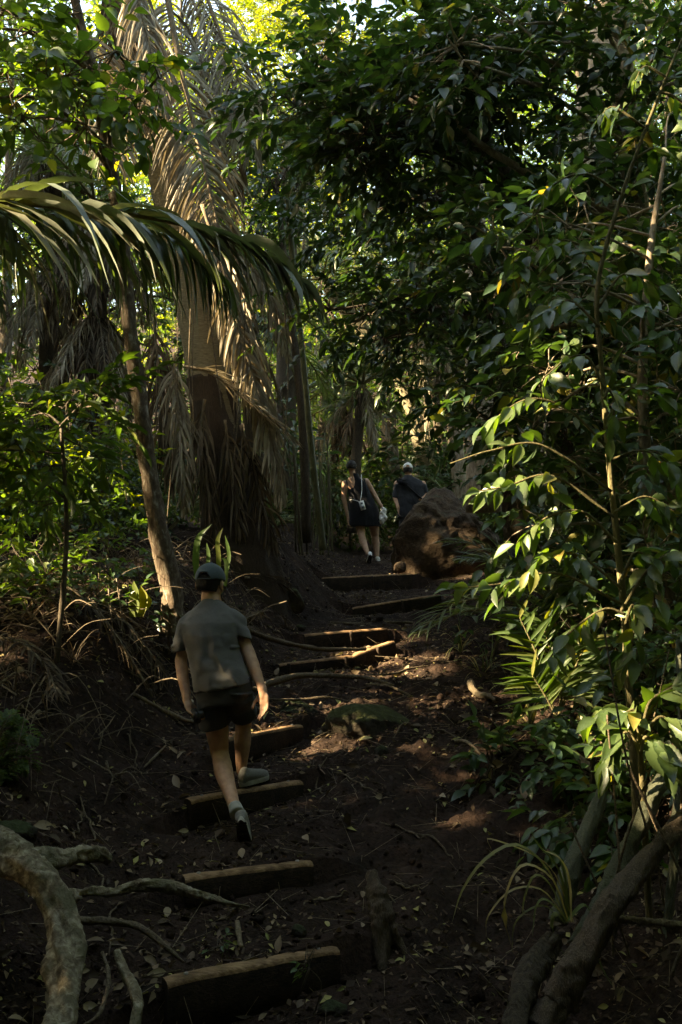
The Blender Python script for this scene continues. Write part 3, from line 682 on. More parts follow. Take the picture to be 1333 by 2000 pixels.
M['hair'] = barkmat('hair', [(.3, (.008, .006, .005)), (.7, (.03, .02, .014))], (60, 60, 8), .5)
M['tee'] = cloth('tee', (.115, .11, .102)); M['shorts'] = cloth('shorts', (.042, .043, .042)); M['capcloth'] = cloth('capcloth', (.07, .092, .098)); M['black'] = cloth('black', (.012, .012, .013)); M['dkgrey'] = cloth('dkgrey', (.03, .032, .036))
M['whitecap'] = cloth('whitecap', (.72, .7, .66), .05); M['shoe'] = cloth('shoe', (.2, .19, .165), .25, 160); M['sole'] = plain('sole', (.02, .018, .016), .8); M['solew'] = plain('solew', (.36, .34, .29), .8)
M['white'] = plain('white', (.75, .73, .68), .5); M['sock'] = cloth('sock', (.3, .29, .25), .1); M['plasticblack'] = plain('plasticblack', (.012, .012, .013), .35); M['eye'] = plain('eye', (.6, .6, .58), .2); M['phonegrey'] = plain('phonegrey', (.12, .13, .13), .25)

def hand(wr, d, s, L=.18, curl=.5, n=None, spread=1.):
    """wrist, direction, thumb side -> prims: palm, four jointed fingers, thumb"""
    d = nrm(d); s = nrm(s - d * (s @ d)); p = np.cross(d, s) if n is None else n   # p: palm normal (fingers curl this way)
    k = L / .18; pr = []
    rot = np.stack([s, p, d], 1)
    pr.append(ell_prim(wr + d * .048 * k, (.04 * k, .017 * k, .05 * k), rot))
    pr.append(cap_prim(wr - d * .02 * k, wr + d * .03 * k, .026 * k, .025 * k))
    for i, (o, ln, r) in enumerate([(.028, .072, .0092), (.0095, .08, .0095), (-.009, .075, .0092), (-.027, .06, .0082)]):
        b = wr + d * (.088 - .004 * abs(i - 1)) * k + s * o * k; c = curl * (1 + .16 * i); q = b; dd = d + s * (o * 3 * spread); ang = 0
        for j, fr in enumerate((.45, .32, .26)):
            ang += c * (.55 if j == 0 else .75)
            e = nrm(nrm(dd) * math.cos(ang) + p * math.sin(ang)); t = q + e * ln * fr * k
            pr.append(cap_prim(q - e * .002, t, r * k * (1 - .08 * j), r * k * (1 - .08 * (j + 1)), 10, 3)); q = t
    b = wr + d * .022 * k + s * .03 * k + p * .006 * k; e1 = nrm(d * .72 + s * .62 + p * .3); e2 = nrm(d * .93 + s * .15 + p * .4)
    m1 = b + e1 * .042 * k; pr.append(cap_prim(b - e1 * .015 * k, m1, .014 * k, .0115 * k, 10, 3)); pr.append(cap_prim(m1, m1 + e2 * .034 * k, .011 * k, .009 * k, 10, 3))
    return pr
def shoe(parent, heel, toe, up, L, m_up, m_sole, vox=.006, sock=None, m_rim=None):
    """heel point on the sole, toe direction, up direction"""
    y = nrm(toe); z = nrm(up - y * (up @ y)); x = np.cross(y, z)
    P = lambda a, b, c: heel + x * a * L / .28 + y * b * L / .28 + z * c * L / .28
    k = L / .28; ex = lambda h, w, c: (P(0, h, c), x * w * k, y * .001)
    pr = [cap_prim(P(0, .045, .055), P(.004, .12, .05), .04 * k, .042 * k), cap_prim(P(.004, .12, .048), P(.008, .205, .036), .043 * k, .038 * k), cap_prim(P(.008, .19, .036), P(.006, .235, .032), .040 * k, .030 * k),
          cap_prim(P(0, .04, .03), P(.006, .22, .03), .034 * k, .036 * k), cap_prim(P(0, .05, .05), P(0, .055, .082), .036 * k, .032 * k), cap_prim(P(0, .08, .072), P(.004, .15, .055), .03 * k, .028 * k)]
    s = blob('shoe', pr, vox * k, m_up, parent, 4)
    out = []
    for t in np.linspace(0, 2 * np.pi, 28, endpoint=False):
        c, q = math.cos(t), math.sin(t); b = .14 + .138 * q
        w = np.interp(b, [0, .02, .06, .12, .2, .25, .28], [.012, .03, .037, .036, .047, .04, .01]) ; out.append((math.copysign(min(abs(c) ** .7, 1), c) * w + .004, b))
    mb = MB(); n = len(out)
    v = [P(a * 1.0, b, -.004) for a, b in out] + [P(a * 1.08, b + (b - .14) * .02, .012) for a, b in out] + [P(a * 1.04, b, .026) for a, b in out]
    j = np.arange(n); jn = (j + 1) % n
    mb.add(v, [np.concatenate([np.stack([j, jn, n + jn, n + j], -1), np.stack([n + j, n + jn, 2 * n + jn, 2 * n + j], -1)]), ], 1)
    mb.add([P(a * 1.0, b, -.004) for a, b in out], [np.arange(n)[None, ::-1]], 0); mb.add([P(a * 1.04, b, .026) for a, b in out], [np.arange(n)[None]], 1)
    # tread bars across the sole
    for b in np.linspace(.03, .25, 9):
        w = np.interp(b, [0, .06, .12, .2, .25, .28], [.03, .034, .03, .042, .036, .01])
        c = [P(sx * w + .004, b + sy * .007, h) for h in (-.010, -.003) for sx, sy in ((-1, -1), (1, -1), (1, 1), (-1, 1))]
        mb.add(c, [np.array([(3, 2, 1, 0), (0, 1, 5, 4), (1, 2, 6, 5), (2, 3, 7, 6), (3, 0, 4, 7)])], 0)
    mb.build('sole', [m_sole, m_rim or m_sole], s, smooth=False)
    # laces / tongue ridge
    for b in np.linspace(.10, .155, 4):
        h = .1 - (b - .085) * .55
        v, f = tube([P(-.026, b, h - .018), P(.002, b + .004, h), P(.03, b, h - .018)], [.0035, .0035], 8, 6); mesh_obj('lace', v, f, M['solew'], s)
    return s
def head_prims(c, fwd, k=1., neck=None):
    f = nrm(fwd); r = nrm(np.cross(f, V(0, 0, 1))); u = np.cross(r, f); rot = np.stack([r, f, u], 1)
    P = lambda a, b, d: c + (r * a + f * b + u * d) * k
    pr = [ell_prim(P(0, -.008, .03), V(.076, .096, .088) * k, rot), ell_prim(P(0, .025, -.035), V(.058, .07, .085) * k, rot), ell_prim(P(0, .06, -.09), V(.035, .035, .025) * k, rot),
          cap_prim(P(0, .09, .012), P(0, .115, -.03), .010 * k, .014 * k), ell_prim(P(0, .085, .03), V(.055, .016, .012) * k, rot), cap_prim(P(-.018, .094, -.062), P(.018, .094, -.062), .008 * k, .008 * k),
          cap_prim(P(-.03, .075, -.02), P(-.045, .06, -.02), .018 * k, .018 * k), cap_prim(P(.03, .075, -.02), P(.045, .06, -.02), .018 * k, .018 * k)]
    for s in (-1, 1):
        pr.append(ell_prim(P(s * .081, -.012, .0), V(.010, .020, .033) * k, rot @ np.array(Matrix.Rotation(s * .35, 3, 'Z')))); pr.append(ell_prim(P(s * .078, .004, -.022), V(.009, .012, .016) * k, rot))
    return pr, P, rot
def shell(name, c, rad, rot, test, m, parent, thick=.004, n=48, mm=30, edge=None):
    """an ellipsoid shell keeping the faces where test(local unit point) is true, with thickness"""
    v, f = ell_prim((0, 0, 0), (1, 1, 1), None, n, mm)
    if edge is not None: v = edge(v)
    fs = []; nv = len(v)
    q4 = f[1]; q3 = f[0]
    k4 = np.array([all(test(v[i]) for i in q) for q in q4]); k3 = np.array([all(test(v[i]) for i in q) for q in q3])
    q4 = q4[k4]; q3 = q3[k3]
    used = np.unique(np.r_[q4.ravel(), q3.ravel()]); mp = -np.ones(nv, int); mp[used] = np.arange(len(used))
    q4 = mp[q4]; q3 = mp[q3]; w = (v[used] * V(*rad)) @ rot.T + c
    mb = MB(); mb.add(w, [q4, q3]); o = mb.build(name, m, parent)
    s = o.modifiers.new('thick', 'SOLIDIFY'); s.thickness = thick; s.offset = -1
    dg = bpy.context.evaluated_depsgraph_get(); me = bpy.data.meshes.new_from_object(o.evaluated_get(dg)); o.modifiers.clear(); o.data = me; me.polygons.foreach_set('use_smooth', np.ones(len(me.polygons), bool))
    return o
def ball_cap(parent, P, rot, m, m_strap, k=1., opening=True, tilt=.0):
    def test(p):
        lim = -.12 + .10 * p[1] - .04 * abs(p[0])
        if p[2] < lim: return False
        if opening and p[1] < -.2 and ((p[0]) / .40) ** 2 + ((p[2] - lim) / .42) ** 2 < 1 and p[2] > lim + .0: return False
        return True
    cp = shell('cap', P(0, -.006, .040), V(.088, .108, .094) * k, rot, test, m, parent, .004, 64, 44)
    # strap closing the opening
    r, f, u = rot.T
    pts = [P(.086 * math.sin(t), -.006 - .108 * math.cos(t), .040 - .094 * .235 + .004) for t in np.linspace(-.55, .55, 9)]
    v, fc = tube(pts, [.008 * k] * 2, 14, 8, flat=.35); mesh_obj('strap', v, fc, m_strap, cp)
    v, fc = ell_prim(P(0, -.006, .135), V(.009, .009, .006) * k, rot); mesh_obj('button', v, fc, m, cp)
    # brim
    rows = []
    for q in np.linspace(0, 1, 8):
        rows.append([P(math.sin(t) * (.084 - .006 * q), .045 + .05 * math.cos(t) + q * .07 * (.35 + .65 * math.cos(t)), .022 - q * .014 - .022 * math.sin(t) ** 2) for t in np.linspace(-1.35, 1.35, 17)])
    a = np.array(rows).reshape(-1, 3); i = np.arange(7)[:, None] * 17 + np.arange(16)[None]
    q = np.stack([i, i + 1, i + 18, i + 17], -1).reshape(-1, 4); mb = MB(); n0 = len(a)
    mb.add(np.vstack([a, a - rot[:, 2] * .004]), [q, q[:, ::-1] + n0]); mb.build('brim', m, cp)
    return cp
def eyes(parent, P, k):
    for s in (-1, 1):
        v, f = ell_prim(P(s * .031, .082, .012), (.011 * k,) * 3, None, 14, 8); mesh_obj('eye', v, f, M['eye'], parent)

# ---- man in the grey shirt
d0 = 5.85
man = thing('person', 'man in grey t-shirt, dark shorts and blue-grey cap climbing the step timbers', 'person', W(470, 1560, 5.9))
hc = W(411, 1143, 5.98); fwd = nrm(V(.30, 1, -.18))
hp, HP, hrot = head_prims(hc, fwd, .98)
body = hp + [cap_prim(W(412, 1156, 5.97), W(414, 1188, 5.95), .055, .066),
    loft_prim([(W(430, 1335, 5.88), V(.12, 0, 0), V(0, .08, 0)), (W(418, 1260, 5.9), V(.125, 0, 0), V(0, .09, 0)), (W(411, 1212, 5.93), V(.13, 0, 0), V(0, .09, 0)), (W(413, 1190, 5.95), V(.06, 0, 0), V(0, .05, 0))]),
    ell_prim(W(436, 1350, 5.88), (.13, .08, .1)),
    # arms
    cap_prim(W(369, 1220, 5.93), W(354, 1288, 5.92), .038, .036), cap_prim(W(354, 1288, 5.92), W(357, 1318, 5.88), .037, .036), cap_prim(W(357, 1318, 5.88), W(366, 1368, 5.82), .036, .025),
    cap_prim(W(459, 1216, 5.93), W(483, 1268, 5.9), .038, .038), cap_prim(W(483, 1268, 5.9), W(494, 1297, 5.86), .039, .038), cap_prim(W(494, 1297, 5.86), W(513, 1348, 5.78), .038, .025),
    # legs
    cap_prim(W(416, 1355, 5.88), W(424, 1425, 5.92), .08, .068), cap_prim(W(424, 1425, 5.92), W(430, 1474, 5.96), .068, .052), cap_prim(W(430, 1468, 5.96), W(437, 1506, 5.84), .05, .057), cap_prim(W(437, 1506, 5.83), W(449, 1545, 5.68), .056, .040), cap_prim(W(449, 1545, 5.68), W(461, 1585, 5.50), .040, .032),
    cap_prim(W(464, 1352, 5.92), W(477, 1400, 6.18), .066, .056), cap_prim(W(477, 1400, 6.2), W(474, 1452, 6.2), .05, .052), cap_prim(W(474, 1452, 6.2), W(472, 1505, 6.22), .051, .032)]
body += hand(W(366, 1370, 5.82), W(378, 1402, 5.76) - W(366, 1368, 5.82), V(.3, .9, .0), .172, .85, n=nrm(V(1, .1, .05)))
body += hand(W(514, 1351, 5.78), W(520, 1400, 5.73) - W(514, 1351, 5.78), V(-.75, .65, .0), .18, .32, n=nrm(V(-.75, -.5, .2)))
def mus(co, n): return fbm(co[:, 0] * 30, co[:, 2] * 25 + co[:, 1] * 20, 2, 4) * .003
blob('body', body, .0045, M['skin'], man, 7, mus)
eyes(man, HP, .98)
def hairtest(p): return (p[2] > -.62 and p[1] < .1 - .35 * p[2]) and not (abs(p[0]) > .8 and p[1] > -.25 and p[2] < .1)
shell('hair', hc + hrot @ V(0, -.006, .012), V(.080, .1, .1), hrot, hairtest, M['hair'], man, .012)
shell('beard', hc + hrot @ V(0, .02, -.05), V(.066, .082, .08), hrot, lambda p: p[2] < .1 and p[1] > .15 and p[2] > -.95, M['hair'], man, .012)
ball_cap(man, HP, hrot, M['capcloth'], M['capcloth'])
# shirt: loft of measured sections, sleeves merged in
def sec(l, r, d, dep, tz=0): a, b = W(*l, d), W(*r, d); return ((a + b) / 2, (b - a) / 2, V(0, dep, dep * tz))
tee = [loft_prim([sec((380, 1351), (493, 1333), 5.86, .137), sec((376, 1322), (488, 1312), 5.865, .13), sec((371, 1298), (479, 1296), 5.875, .128), sec((365, 1265), (470, 1268), 5.89, .125), sec((357, 1238), (467, 1240), 5.90, .125), sec((354, 1218), (468, 1214), 5.92, .118), sec((364, 1202), (460, 1197), 5.935, .10), sec((380, 1187), (446, 1183), 5.95, .08), sec((394, 1174), (432, 1172), 5.96, .066), sec((396, 1169), (431, 1167), 5.965, .062)], 32, 2.3),
       cap_prim(W(378, 1212, 5.93), W(367, 1222, 5.93), .062, .06), cap_prim(W(450, 1208, 5.93), W(463, 1218, 5.93), .064, .062),
       loft_prim([(W(366, 1212, 5.93), V(.056, 0, .02), V(0, .066, 0)), (W(357, 1240, 5.925), V(.048, 0, .012), V(0, .062, 0)), (W(351, 1272, 5.915), V(.045, 0, .008), V(0, .057, 0))], 20, 2),
       loft_prim([(W(458, 1208, 5.93), V(.058, 0, -.024), V(0, .068, 0)), (W(470, 1226, 5.92), V(.053, 0, -.016), V(0, .068, 0)), (W(476, 1244, 5.905), V(.051, 0, -.014), V(0, .064, 0))], 20, 2)]
def folds(co, n):
    u = co[:, 0] * .85 + co[:, 2] * .5; w = co[:, 2] * .85 - co[:, 0] * .5
    r = .5 - np.abs(vnoise(u * 17 + fbm(co[:, 0] * 6, co[:, 2] * 6, 2, 9) * 1.6, w * 3.4, 3))
    z0 = W(0, 1200, 5.9)[2]; a = np.clip((z0 - co[:, 2]) / .25, .15, 1)
    low = np.exp(-((co[:, 2] - W(0, 1322, 5.86)[2]) / .03) ** 2) * vnoise(co[:, 0] * 16, co[:, 2] * 30, 8) * .008
    hem = .006 * (np.abs(co[:, 2] - W(0, 1262, 5.9)[2]) < .008) * (np.abs(co[:, 0] - W(412, 0, 5.9)[0]) > .165)
    diag = (.5 - np.abs(vnoise((co[:, 0] * .5 + co[:, 2]) * 13 + 3, (co[:, 0] - co[:, 2] * .5) * 4, 12))) ** 3 * .04 * sstep(W(0, 1240, 5.9)[2], W(0, 1320, 5.9)[2], co[:, 2])
    return (r - .3) * .024 * a + low + hem + diag + fbm(co[:, 0] * 24, co[:, 2] * 24 + co[:, 1] * 9, 2, 5) * .004
blob('t_shirt', tee, .0065, M['tee'], man, 7, folds)
shorts = [loft_prim([sec((384, 1332), (490, 1322), 5.865, .118), sec((385, 1352), (492, 1346), 5.865, .125), sec((386, 1378), (491, 1368), 5.865, .12)], 28, 2.4),
          loft_prim([(W(414, 1360, 5.865), V(.085, 0, .0), V(0, .115, 0)), (W(417, 1388, 5.89), V(.094, 0, .0), V(0, .11, .01)), (W(421, 1416, 5.92), V(.088, 0, .018), V(0, .102, .02))], 26, 2.1),
          loft_prim([(W(464, 1352, 5.86), V(.088, 0, 0), V(0, .125, 0)), (W(471, 1376, 5.96), V(.084, 0, .0), V(0, .125, 0)), (W(477, 1399, 6.06), V(.07, 0, 0), V(0, .115, 0))], 26, 2.1), cap_prim(W(462, 1362, 5.86), W(474, 1388, 6.02), .098, .085)]
def folds2(co, n): return (.5 - np.abs(vnoise(co[:, 0] * 7 + co[:, 2] * 9, co[:, 2] * 24 - co[:, 0] * 10, 6))) * .012 + fbm(co[:, 0] * 18, co[:, 2] * 18, 2, 5) * .006
blob('shorts', shorts, .0065, M['shorts'], man, 3, folds2)
# shoes: rear one heel-up with the sole towards the camera, front one flat on the timber
shoe(man, W(469, 1600, 5.39), V(.05, .62, -.78), V(-.02, .78, .62), .25, M['shoe'], M['sole'], .006, None, M['solew'])
v, f = tube([W(459, 1574, 5.53), W(464, 1590, 5.47)], [.036, .042], 5, 14); mesh_obj('sock', v, f, M['sock'], man)
hz = W(467, 1536, 6.14)
shoe(man, hz, V(.62, .78, .05), V(0, 0, 1), .265, M['shoe'], M['sole'], .006, None, M['solew'])
# camera in the left hand
pc = W(383, 1398, 5.76); cm = thing('camera', 'small black camera held low in the left hand of the man in grey', 'camera', pc)
rot = np.array(Matrix.Rotation(.5, 3, 'X') @ Matrix.Rotation(.45, 3, 'Z'))
def rbox(c, h, rot, bev=.18, seg=3):
    bm = bmesh.new(); bmesh.ops.create_cube(bm, size=2)
    for q in bm.verts: q.co = (q.co.x * h[0], q.co.y * h[1], q.co.z * h[2])
    bmesh.ops.bevel(bm, geom=bm.edges[:], offset=min(h) * bev * 2, segments=seg, affect='EDGES')
    v = np.array([x.co[:] for x in bm.verts]) @ rot.T + np.asarray(c); bm.faces.ensure_lookup_table()
    bmesh.ops.triangulate(bm, faces=bm.faces[:]); f = np.array([[x.index for x in p.verts] for p in bm.faces]); bm.free(); return v, [f]
v, f = rbox(pc, (.018, .042, .03), rot); mesh_obj('camera_body', v, f, M['plasticblack'], cm)
v, f = tube([pc + rot @ V(.015, .0, 0), pc + rot @ V(.045, .0, 0)], [.026, .024], 5, 16); mesh_obj('lens', v, f, M['plasticblack'], cm)
v, f = tube([pc + rot @ V(0, -.04, .02), pc + V(-.005, -.03, -.03), pc + V(.0, -.02, -.085), pc + V(.012, 0, -.06), pc + rot @ V(0, .04, .02)], [.003, .003], 20, 6); mesh_obj('wrist_strap', v, f, M['plasticblack'], cm)

# ---- woman in the black dress
k = 16.5
wo = thing('person', 'woman in sleeveless black top and short skirt walking away up the path', 'person', W(718, 1095, k))
hc = W(687, 913, k); hp, HP, hrot = head_prims(hc, V(.15, 1, -.1), .95)
body = hp + [cap_prim(W(688, 922, k), W(693, 938, k), .05, .055),
    loft_prim([(W(714, 1010, k), V(.17, 0, 0), V(0, .12, 0)), (W(705, 975, k), V(.14, 0, 0), V(0, .105, 0)), (W(697, 950, k), V(.165, 0, 0), V(0, .105, 0)), (W(694, 936, k), V(.13, 0, 0), V(0, .08, 0)), (W(692, 930, k), V(.06, 0, 0), V(0, .05, 0))]),
    cap_prim(W(674, 944, k), W(672, 972, k), .052, .043), cap_prim(W(672, 972, k), W(680, 1012, k - .05), .042, .026),
    cap_prim(W(716, 940, k), W(731, 965, k), .052, .043), cap_prim(W(731, 965, k), W(745, 988, k - .1), .042, .027),
    cap_prim(W(702, 1010, k), W(706, 1042, k - .05), .10, .066), cap_prim(W(706, 1042, k - .05), W(710, 1058, k - .12), .062, .06), cap_prim(W(710, 1058, k - .12), W(718, 1080, k - .3), .06, .036),
    cap_prim(W(727, 1010, k), W(733, 1045, k + .12), .10, .066), cap_prim(W(733, 1045, k + .12), W(735, 1062, k + .1), .06, .062), cap_prim(W(735, 1062, k + .1), W(737, 1088, k + .05), .06, .036)]
body += hand(W(680, 1013, k - .05), V(.1, 0, -1), V(.2, 1, 0), .17, .4) + hand(W(746, 989, k - .1), V(.25, 0, -1), V(-.3, 1, 0), .17, .8)
blob('body', body, .0075, M['skin2'], wo, 6); eyes(wo, HP, .95)
shell('hair', hc + hrot @ V(0, -.012, .022), V(.086, .108, .1), hrot, lambda p: (p[1] < .25 + .4 * p[2] and p[2] > -.62) or p[2] > .6, M['hair'], wo, .012, edge=lambda v: v * (1 + .05 * fbm(v[:, 0] * 6, v[:, 2] * 6 + v[:, 1] * 4, 3)[:, None]))
# racer-back dress: flared loft, plus shoulder straps
def sw(l, r, y, dep): a, b = W(l, y, k), W(r, y, k); return ((a + b) / 2, (b - a) / 2, V(0, dep, 0))
dr = [loft_prim([sw(681, 746, 1028, .17), sw(682, 744, 1010, .165), sw(683, 739, 992, .155), sw(682, 730, 974, .13), sw(679, 722, 958, .125), sw(683, 719, 950, .12), sw(689, 714, 941, .112), sw(690, 704, 934, .098), sw(688, 702, 927, .07), sw(688, 701, 924, .06)], 28, 2.3)]
blob('dress', dr, .009, M['black'], wo, 3, lambda co, n: fbm(co[:, 0] * 10, co[:, 2] * 4, 3, 5) * .014)
for a in ([W(677, 938, k - .03), W(678, 943, k - .085), W(680, 953, k - .13), W(685, 960, k - .135)], [W(711, 935, k - .03), W(713, 941, k - .085), W(715, 950, k - .13), W(715, 962, k - .135)]):
    v, f = tube(a, [.012, .012], 14, 6); mesh_obj('strap', v, f, M['black'], wo)
shoe(wo, W(724, 1083, k - .42), V(-.12, .75, -.62), V(0, .62, .75), .25, M['white'], M['sole'], .008, None, M['white'])
shoe(wo, W(737, 1096, k + .0), V(.1, 1, .05), V(0, 0, 1), .25, M['white'], M['sole'], .008, None, M['white'])
pp = W(708, 987, k - .22); ph = thing('phone', 'white cased phone hanging on a cord at the back of the woman in black', 'phone', pp)
rot = np.array(Matrix.Rotation(-.28, 3, 'Y')); v, f = rbox(pp, (.042, .006, .078), rot); mesh_obj('phone_case', v, f, M['white'], ph)
v, f = rbox(pp + rot @ V(.004, -.0075, -.03), (.026, .003, .02), rot); mesh_obj('photo_print', v, f, M['phonegrey'], ph)
v, f = rbox(pp + rot @ V(.0, -.0075, .035), (.018, .003, .014), rot); mesh_obj('camera_bump', v, f, M['phonegrey'], ph)
v, f = tube([pp + rot @ V(-.01, -.003, .077), W(707, 960, k - .17), W(707, 942, k - .12), W(706, 927, k - .06)], [.006, .006], 14, 6); mesh_obj('cord', v, f, M['white'], ph)
v, f = tube([pp + rot @ V(-.03, 0, .07), W(697, 978, k - .2), W(688, 976, k - .13), W(683, 977, k - .04)], [.006, .006], 14, 6); mesh_obj('cord', v, f, M['white'], ph)
pb = W(749, 1000, k - .1)
def crumple(co, n): return fbm(co[:, 0] * 18, co[:, 2] * 18 + co[:, 1] * 12, 3, 3) * .05
bagm = blob('bag_raw', [loft_prim([(W(747, 1022, k - .1), V(.02, 0, 0), V(0, .03, 0)), (W(748, 1010, k - .1), V(.055, 0, 0), V(0, .05, 0)), (W(749, 998, k - .1), V(.05, 0, 0), V(0, .05, 0)), (W(747, 989, k - .1), V(.03, 0, 0), V(0, .03, 0))])], .008, M['white'], wo, 3, crumple)
bagm.parent = None; bagm.location = ORG[bagm.name]; bagm.name = 'towel'; tag(bagm, 'crumpled white cloth held in the right hand of the woman in black', 'towel')

# ---- man in the white cap
k = 17.6
m2 = thing('person', 'man in dark shirt and white cap walking behind the big boulder', 'person', W(802, 1085, k))
hc = W(797, 918, k); hp, HP, hrot = head_prims(hc, V(.1, 1, -.2), 1.0)
body = hp + [cap_prim(W(797, 925, k), W(799, 938, k), .056, .07),
    loft_prim([(W(803, 1010, k), V(.19, 0, 0), V(0, .13, 0)), (W(803, 970, k), V(.2, 0, 0), V(0, .13, 0)), (W(802, 945, k), V(.2, 0, 0), V(0, .12, 0)), (W(800, 934, k), V(.12, 0, 0), V(0, .08, 0))]),
    cap_prim(W(776, 945, k), W(772, 972, k), .06, .045), cap_prim(W(772, 972, k), W(778, 992, k - .1), .043, .03), cap_prim(W(826, 945, k), W(834, 968, k), .06, .046), cap_prim(W(834, 968, k), W(822, 975, k - .12), .042, .03),
    cap_prim(W(793, 1010, k), W(796, 1050, k), .1, .07), cap_prim(W(796, 1050, k), W(797, 1088, k), .06, .036), cap_prim(W(815, 1010, k), W(815, 1050, k + .15), .1, .07), cap_prim(W(815, 1050, k + .15), W(815, 1088, k + .1), .06, .036)]
body += hand(W(778, 993, k - .1), V(.1, .2, -1), V(.2, 1, 0), .18, .4) + hand(W(821, 976, k - .12), V(-1, .1, -.1), V(0, .2, 1), .18, .6)
blob('body', body, .009, M['skin'], m2, 5); eyes(m2, HP, 1.)
shell('hair', hc + hrot @ V(0, -.004, .0), V(.079, .1, .1), hrot, lambda p: p[2] > -.6 and p[1] < .1 - .3 * p[2], M['hair'], m2, .01)
ball_cap(m2, HP, hrot, M['whitecap'], M['whitecap'])
def s2(l, r, y, dep): a, b = W(l, y, k), W(r, y, k); return ((a + b) / 2, (b - a) / 2, V(0, dep, 0))
blob('t_shirt', [loft_prim([s2(777, 829, 1012, .155), s2(777, 830, 985, .155), s2(776, 831, 962, .15), s2(775, 830, 948, .14), s2(781, 824, 938, .12), s2(789, 808, 931, .08), s2(790, 806, 928, .07)], 28, 2.4),
     cap_prim(W(785, 948, k), W(780, 952, k), .07, .07), cap_prim(W(818, 948, k), W(824, 952, k), .07, .07), loft_prim([(W(778, 945, k), V(.075, 0, .02), V(0, .08, 0)), (W(773, 972, k), V(.06, 0, .0), V(0, .07, 0))], 20, 2), loft_prim([(W(825, 945, k), V(.075, 0, -.02), V(0, .08, 0)), (W(834, 964, k), V(.06, 0, -.02), V(0, .07, 0))], 20, 2)], .01, M['dkgrey'], m2, 10, lambda co, n: fbm(co[:, 0] * 8, co[:, 2] * 8, 3, 4) * .02)
blob('shorts', [loft_prim([s2(780, 828, 1008, .14), s2(780, 829, 1028, .15)], 24, 2.3), loft_prim([(W(793, 1018, k), V(.115, 0, 0), V(0, .12, 0)), (W(795, 1050, k), V(.11, 0, 0), V(0, .12, 0))], 20, 2), loft_prim([(W(816, 1018, k), V(.115, 0, 0), V(0, .12, 0)), (W(816, 1050, k + .1), V(.11, 0, 0), V(0, .12, 0))], 20, 2)], .01, M['black'], m2, 4)
shoe(m2, W(797, 1094, k - .05), V(0, 1, .05), V(0, 0, 1), .28, M['shoe'], M['sole'], .009); shoe(m2, W(815, 1094, k + .05), V(.1, 1, .05), V(0, 0, 1), .28, M['shoe'], M['sole'], .009)
bg_ = thing('bag', 'black sling bag worn high across the back of the man in the white cap', 'bag', W(783, 940, k - .16))
v, f = rbox(W(786, 942, k - .16), (.10, .035, .055), np.array(Matrix.Rotation(.25, 3, 'Y')), .4, 4); mesh_obj('pouch', v, f, M['black'], bg_)
v, f = tube([W(790, 943, k - .17), W(806, 958, k - .175), W(822, 972, k - .15), W(831, 980, k - .02)], [.016, .016], 14, 6); mesh_obj('strap', v, f, M['black'], bg_)
# ------------------------------------------------------------------ vegetation
def to_near(trunk, c):
    d = np.linalg.norm(trunk - c, axis=1) + np.where(trunk[:, 2] > c[2], 1.5, 0)
    return int(np.argmin(d))
def tree(name, label, cat, tp, tr, bark, clusters, lm, ll, lw, tmpl=T_OV, k=11, sl=.6, seed=1, group=None, droop=.22, bare=(), tilt=.45, cull=True, hang=.25, trunk_sides=14, rough=.15, foliage='crown', base=None, bd=.0, outw=.8, spread=.9, rb=.3, outline=None):
    rng = np.random.default_rng(seed)
    tp = np.asarray(tp, float)
    root = thing(name, label, cat, base if base is not None else tp[0], group)
    if len(tp) > 1:
        v, f = tube(tp, tr, max(12, 6 * len(tp)), trunk_sides, rough, seed); mesh_obj('trunk' if cat != 'shrub' and cat != 'sapling' else 'stem', v, f, bark, root)
    T = cr(tp, 40)
    bm_ = MB(); A = []; D = []
    for (c, r, n) in clusters:
        c = np.asarray(c, float); r = np.broadcast_to(np.asarray(r, float), 3)
        i = to_near(T, c); p0 = T[i]
        mid = (p0 * .5 + c * .5) + V(0, 0, .12 * np.linalg.norm(c - p0)) + rng.normal(0, .06, 3)
        rad = np.interp(i / 39, np.linspace(0, 1, len(tr)), tr) * rb + .004
        if not (cull and group and not lit_mask(cr([p0, mid, c], 14), rad + .03).all()):
            v, f = tube([p0, mid, c], [rad, rad * .7, rad * .35], 12, 7, .1, seed); bm_.add(v, f)
        a, d = ellip(rng, n, c, r)
        for q in a[::max(1, n // 7)]:
            if cull and group and not lit_mask(np.array([c, (c + q) / 2, q]), rad * .4 + .15).all(): continue
            v, f = tube([c, (c + q) / 2 + rng.normal(0, .05, 3), q], [rad * .35, rad * .25, .004], 7, 5, .1, seed); bm_.add(v, f)
        A.append(a); D.append(nrm(d * outw + rng.normal(0, .45, (n, 3)) + V(0, 0, -.1) + nrm(c - p0) * .5))
    for pts, rr in bare:
        v, f = tube(pts, rr, 30, 8, .15, seed); bm_.add(v, f)
    if bm_.n and not group: bm_.build('branches', bark, root)
    A = np.concatenate(A); D = np.concatenate(D)
    (lv, lf), (tv, tf) = sprays(A, D, rng.uniform(.6, 1.2, len(A)) * sl, k, ll, lw, tmpl, rng, droop, spread, tilt=tilt, cull=cull, hang=hang)
    mb = MB(); mb.add(lv, [lf]); mb.add(tv, [tf], 1)
    if bm_.n and group:
        for v_ in bm_.f: mb.f.append(v_ + mb.n); mb.m.append(np.full(len(v_), 2))
        mb.v += bm_.v; mb.n += bm_.n
    mb.build(foliage, [lm, M['twig'], bark], root)
    return root
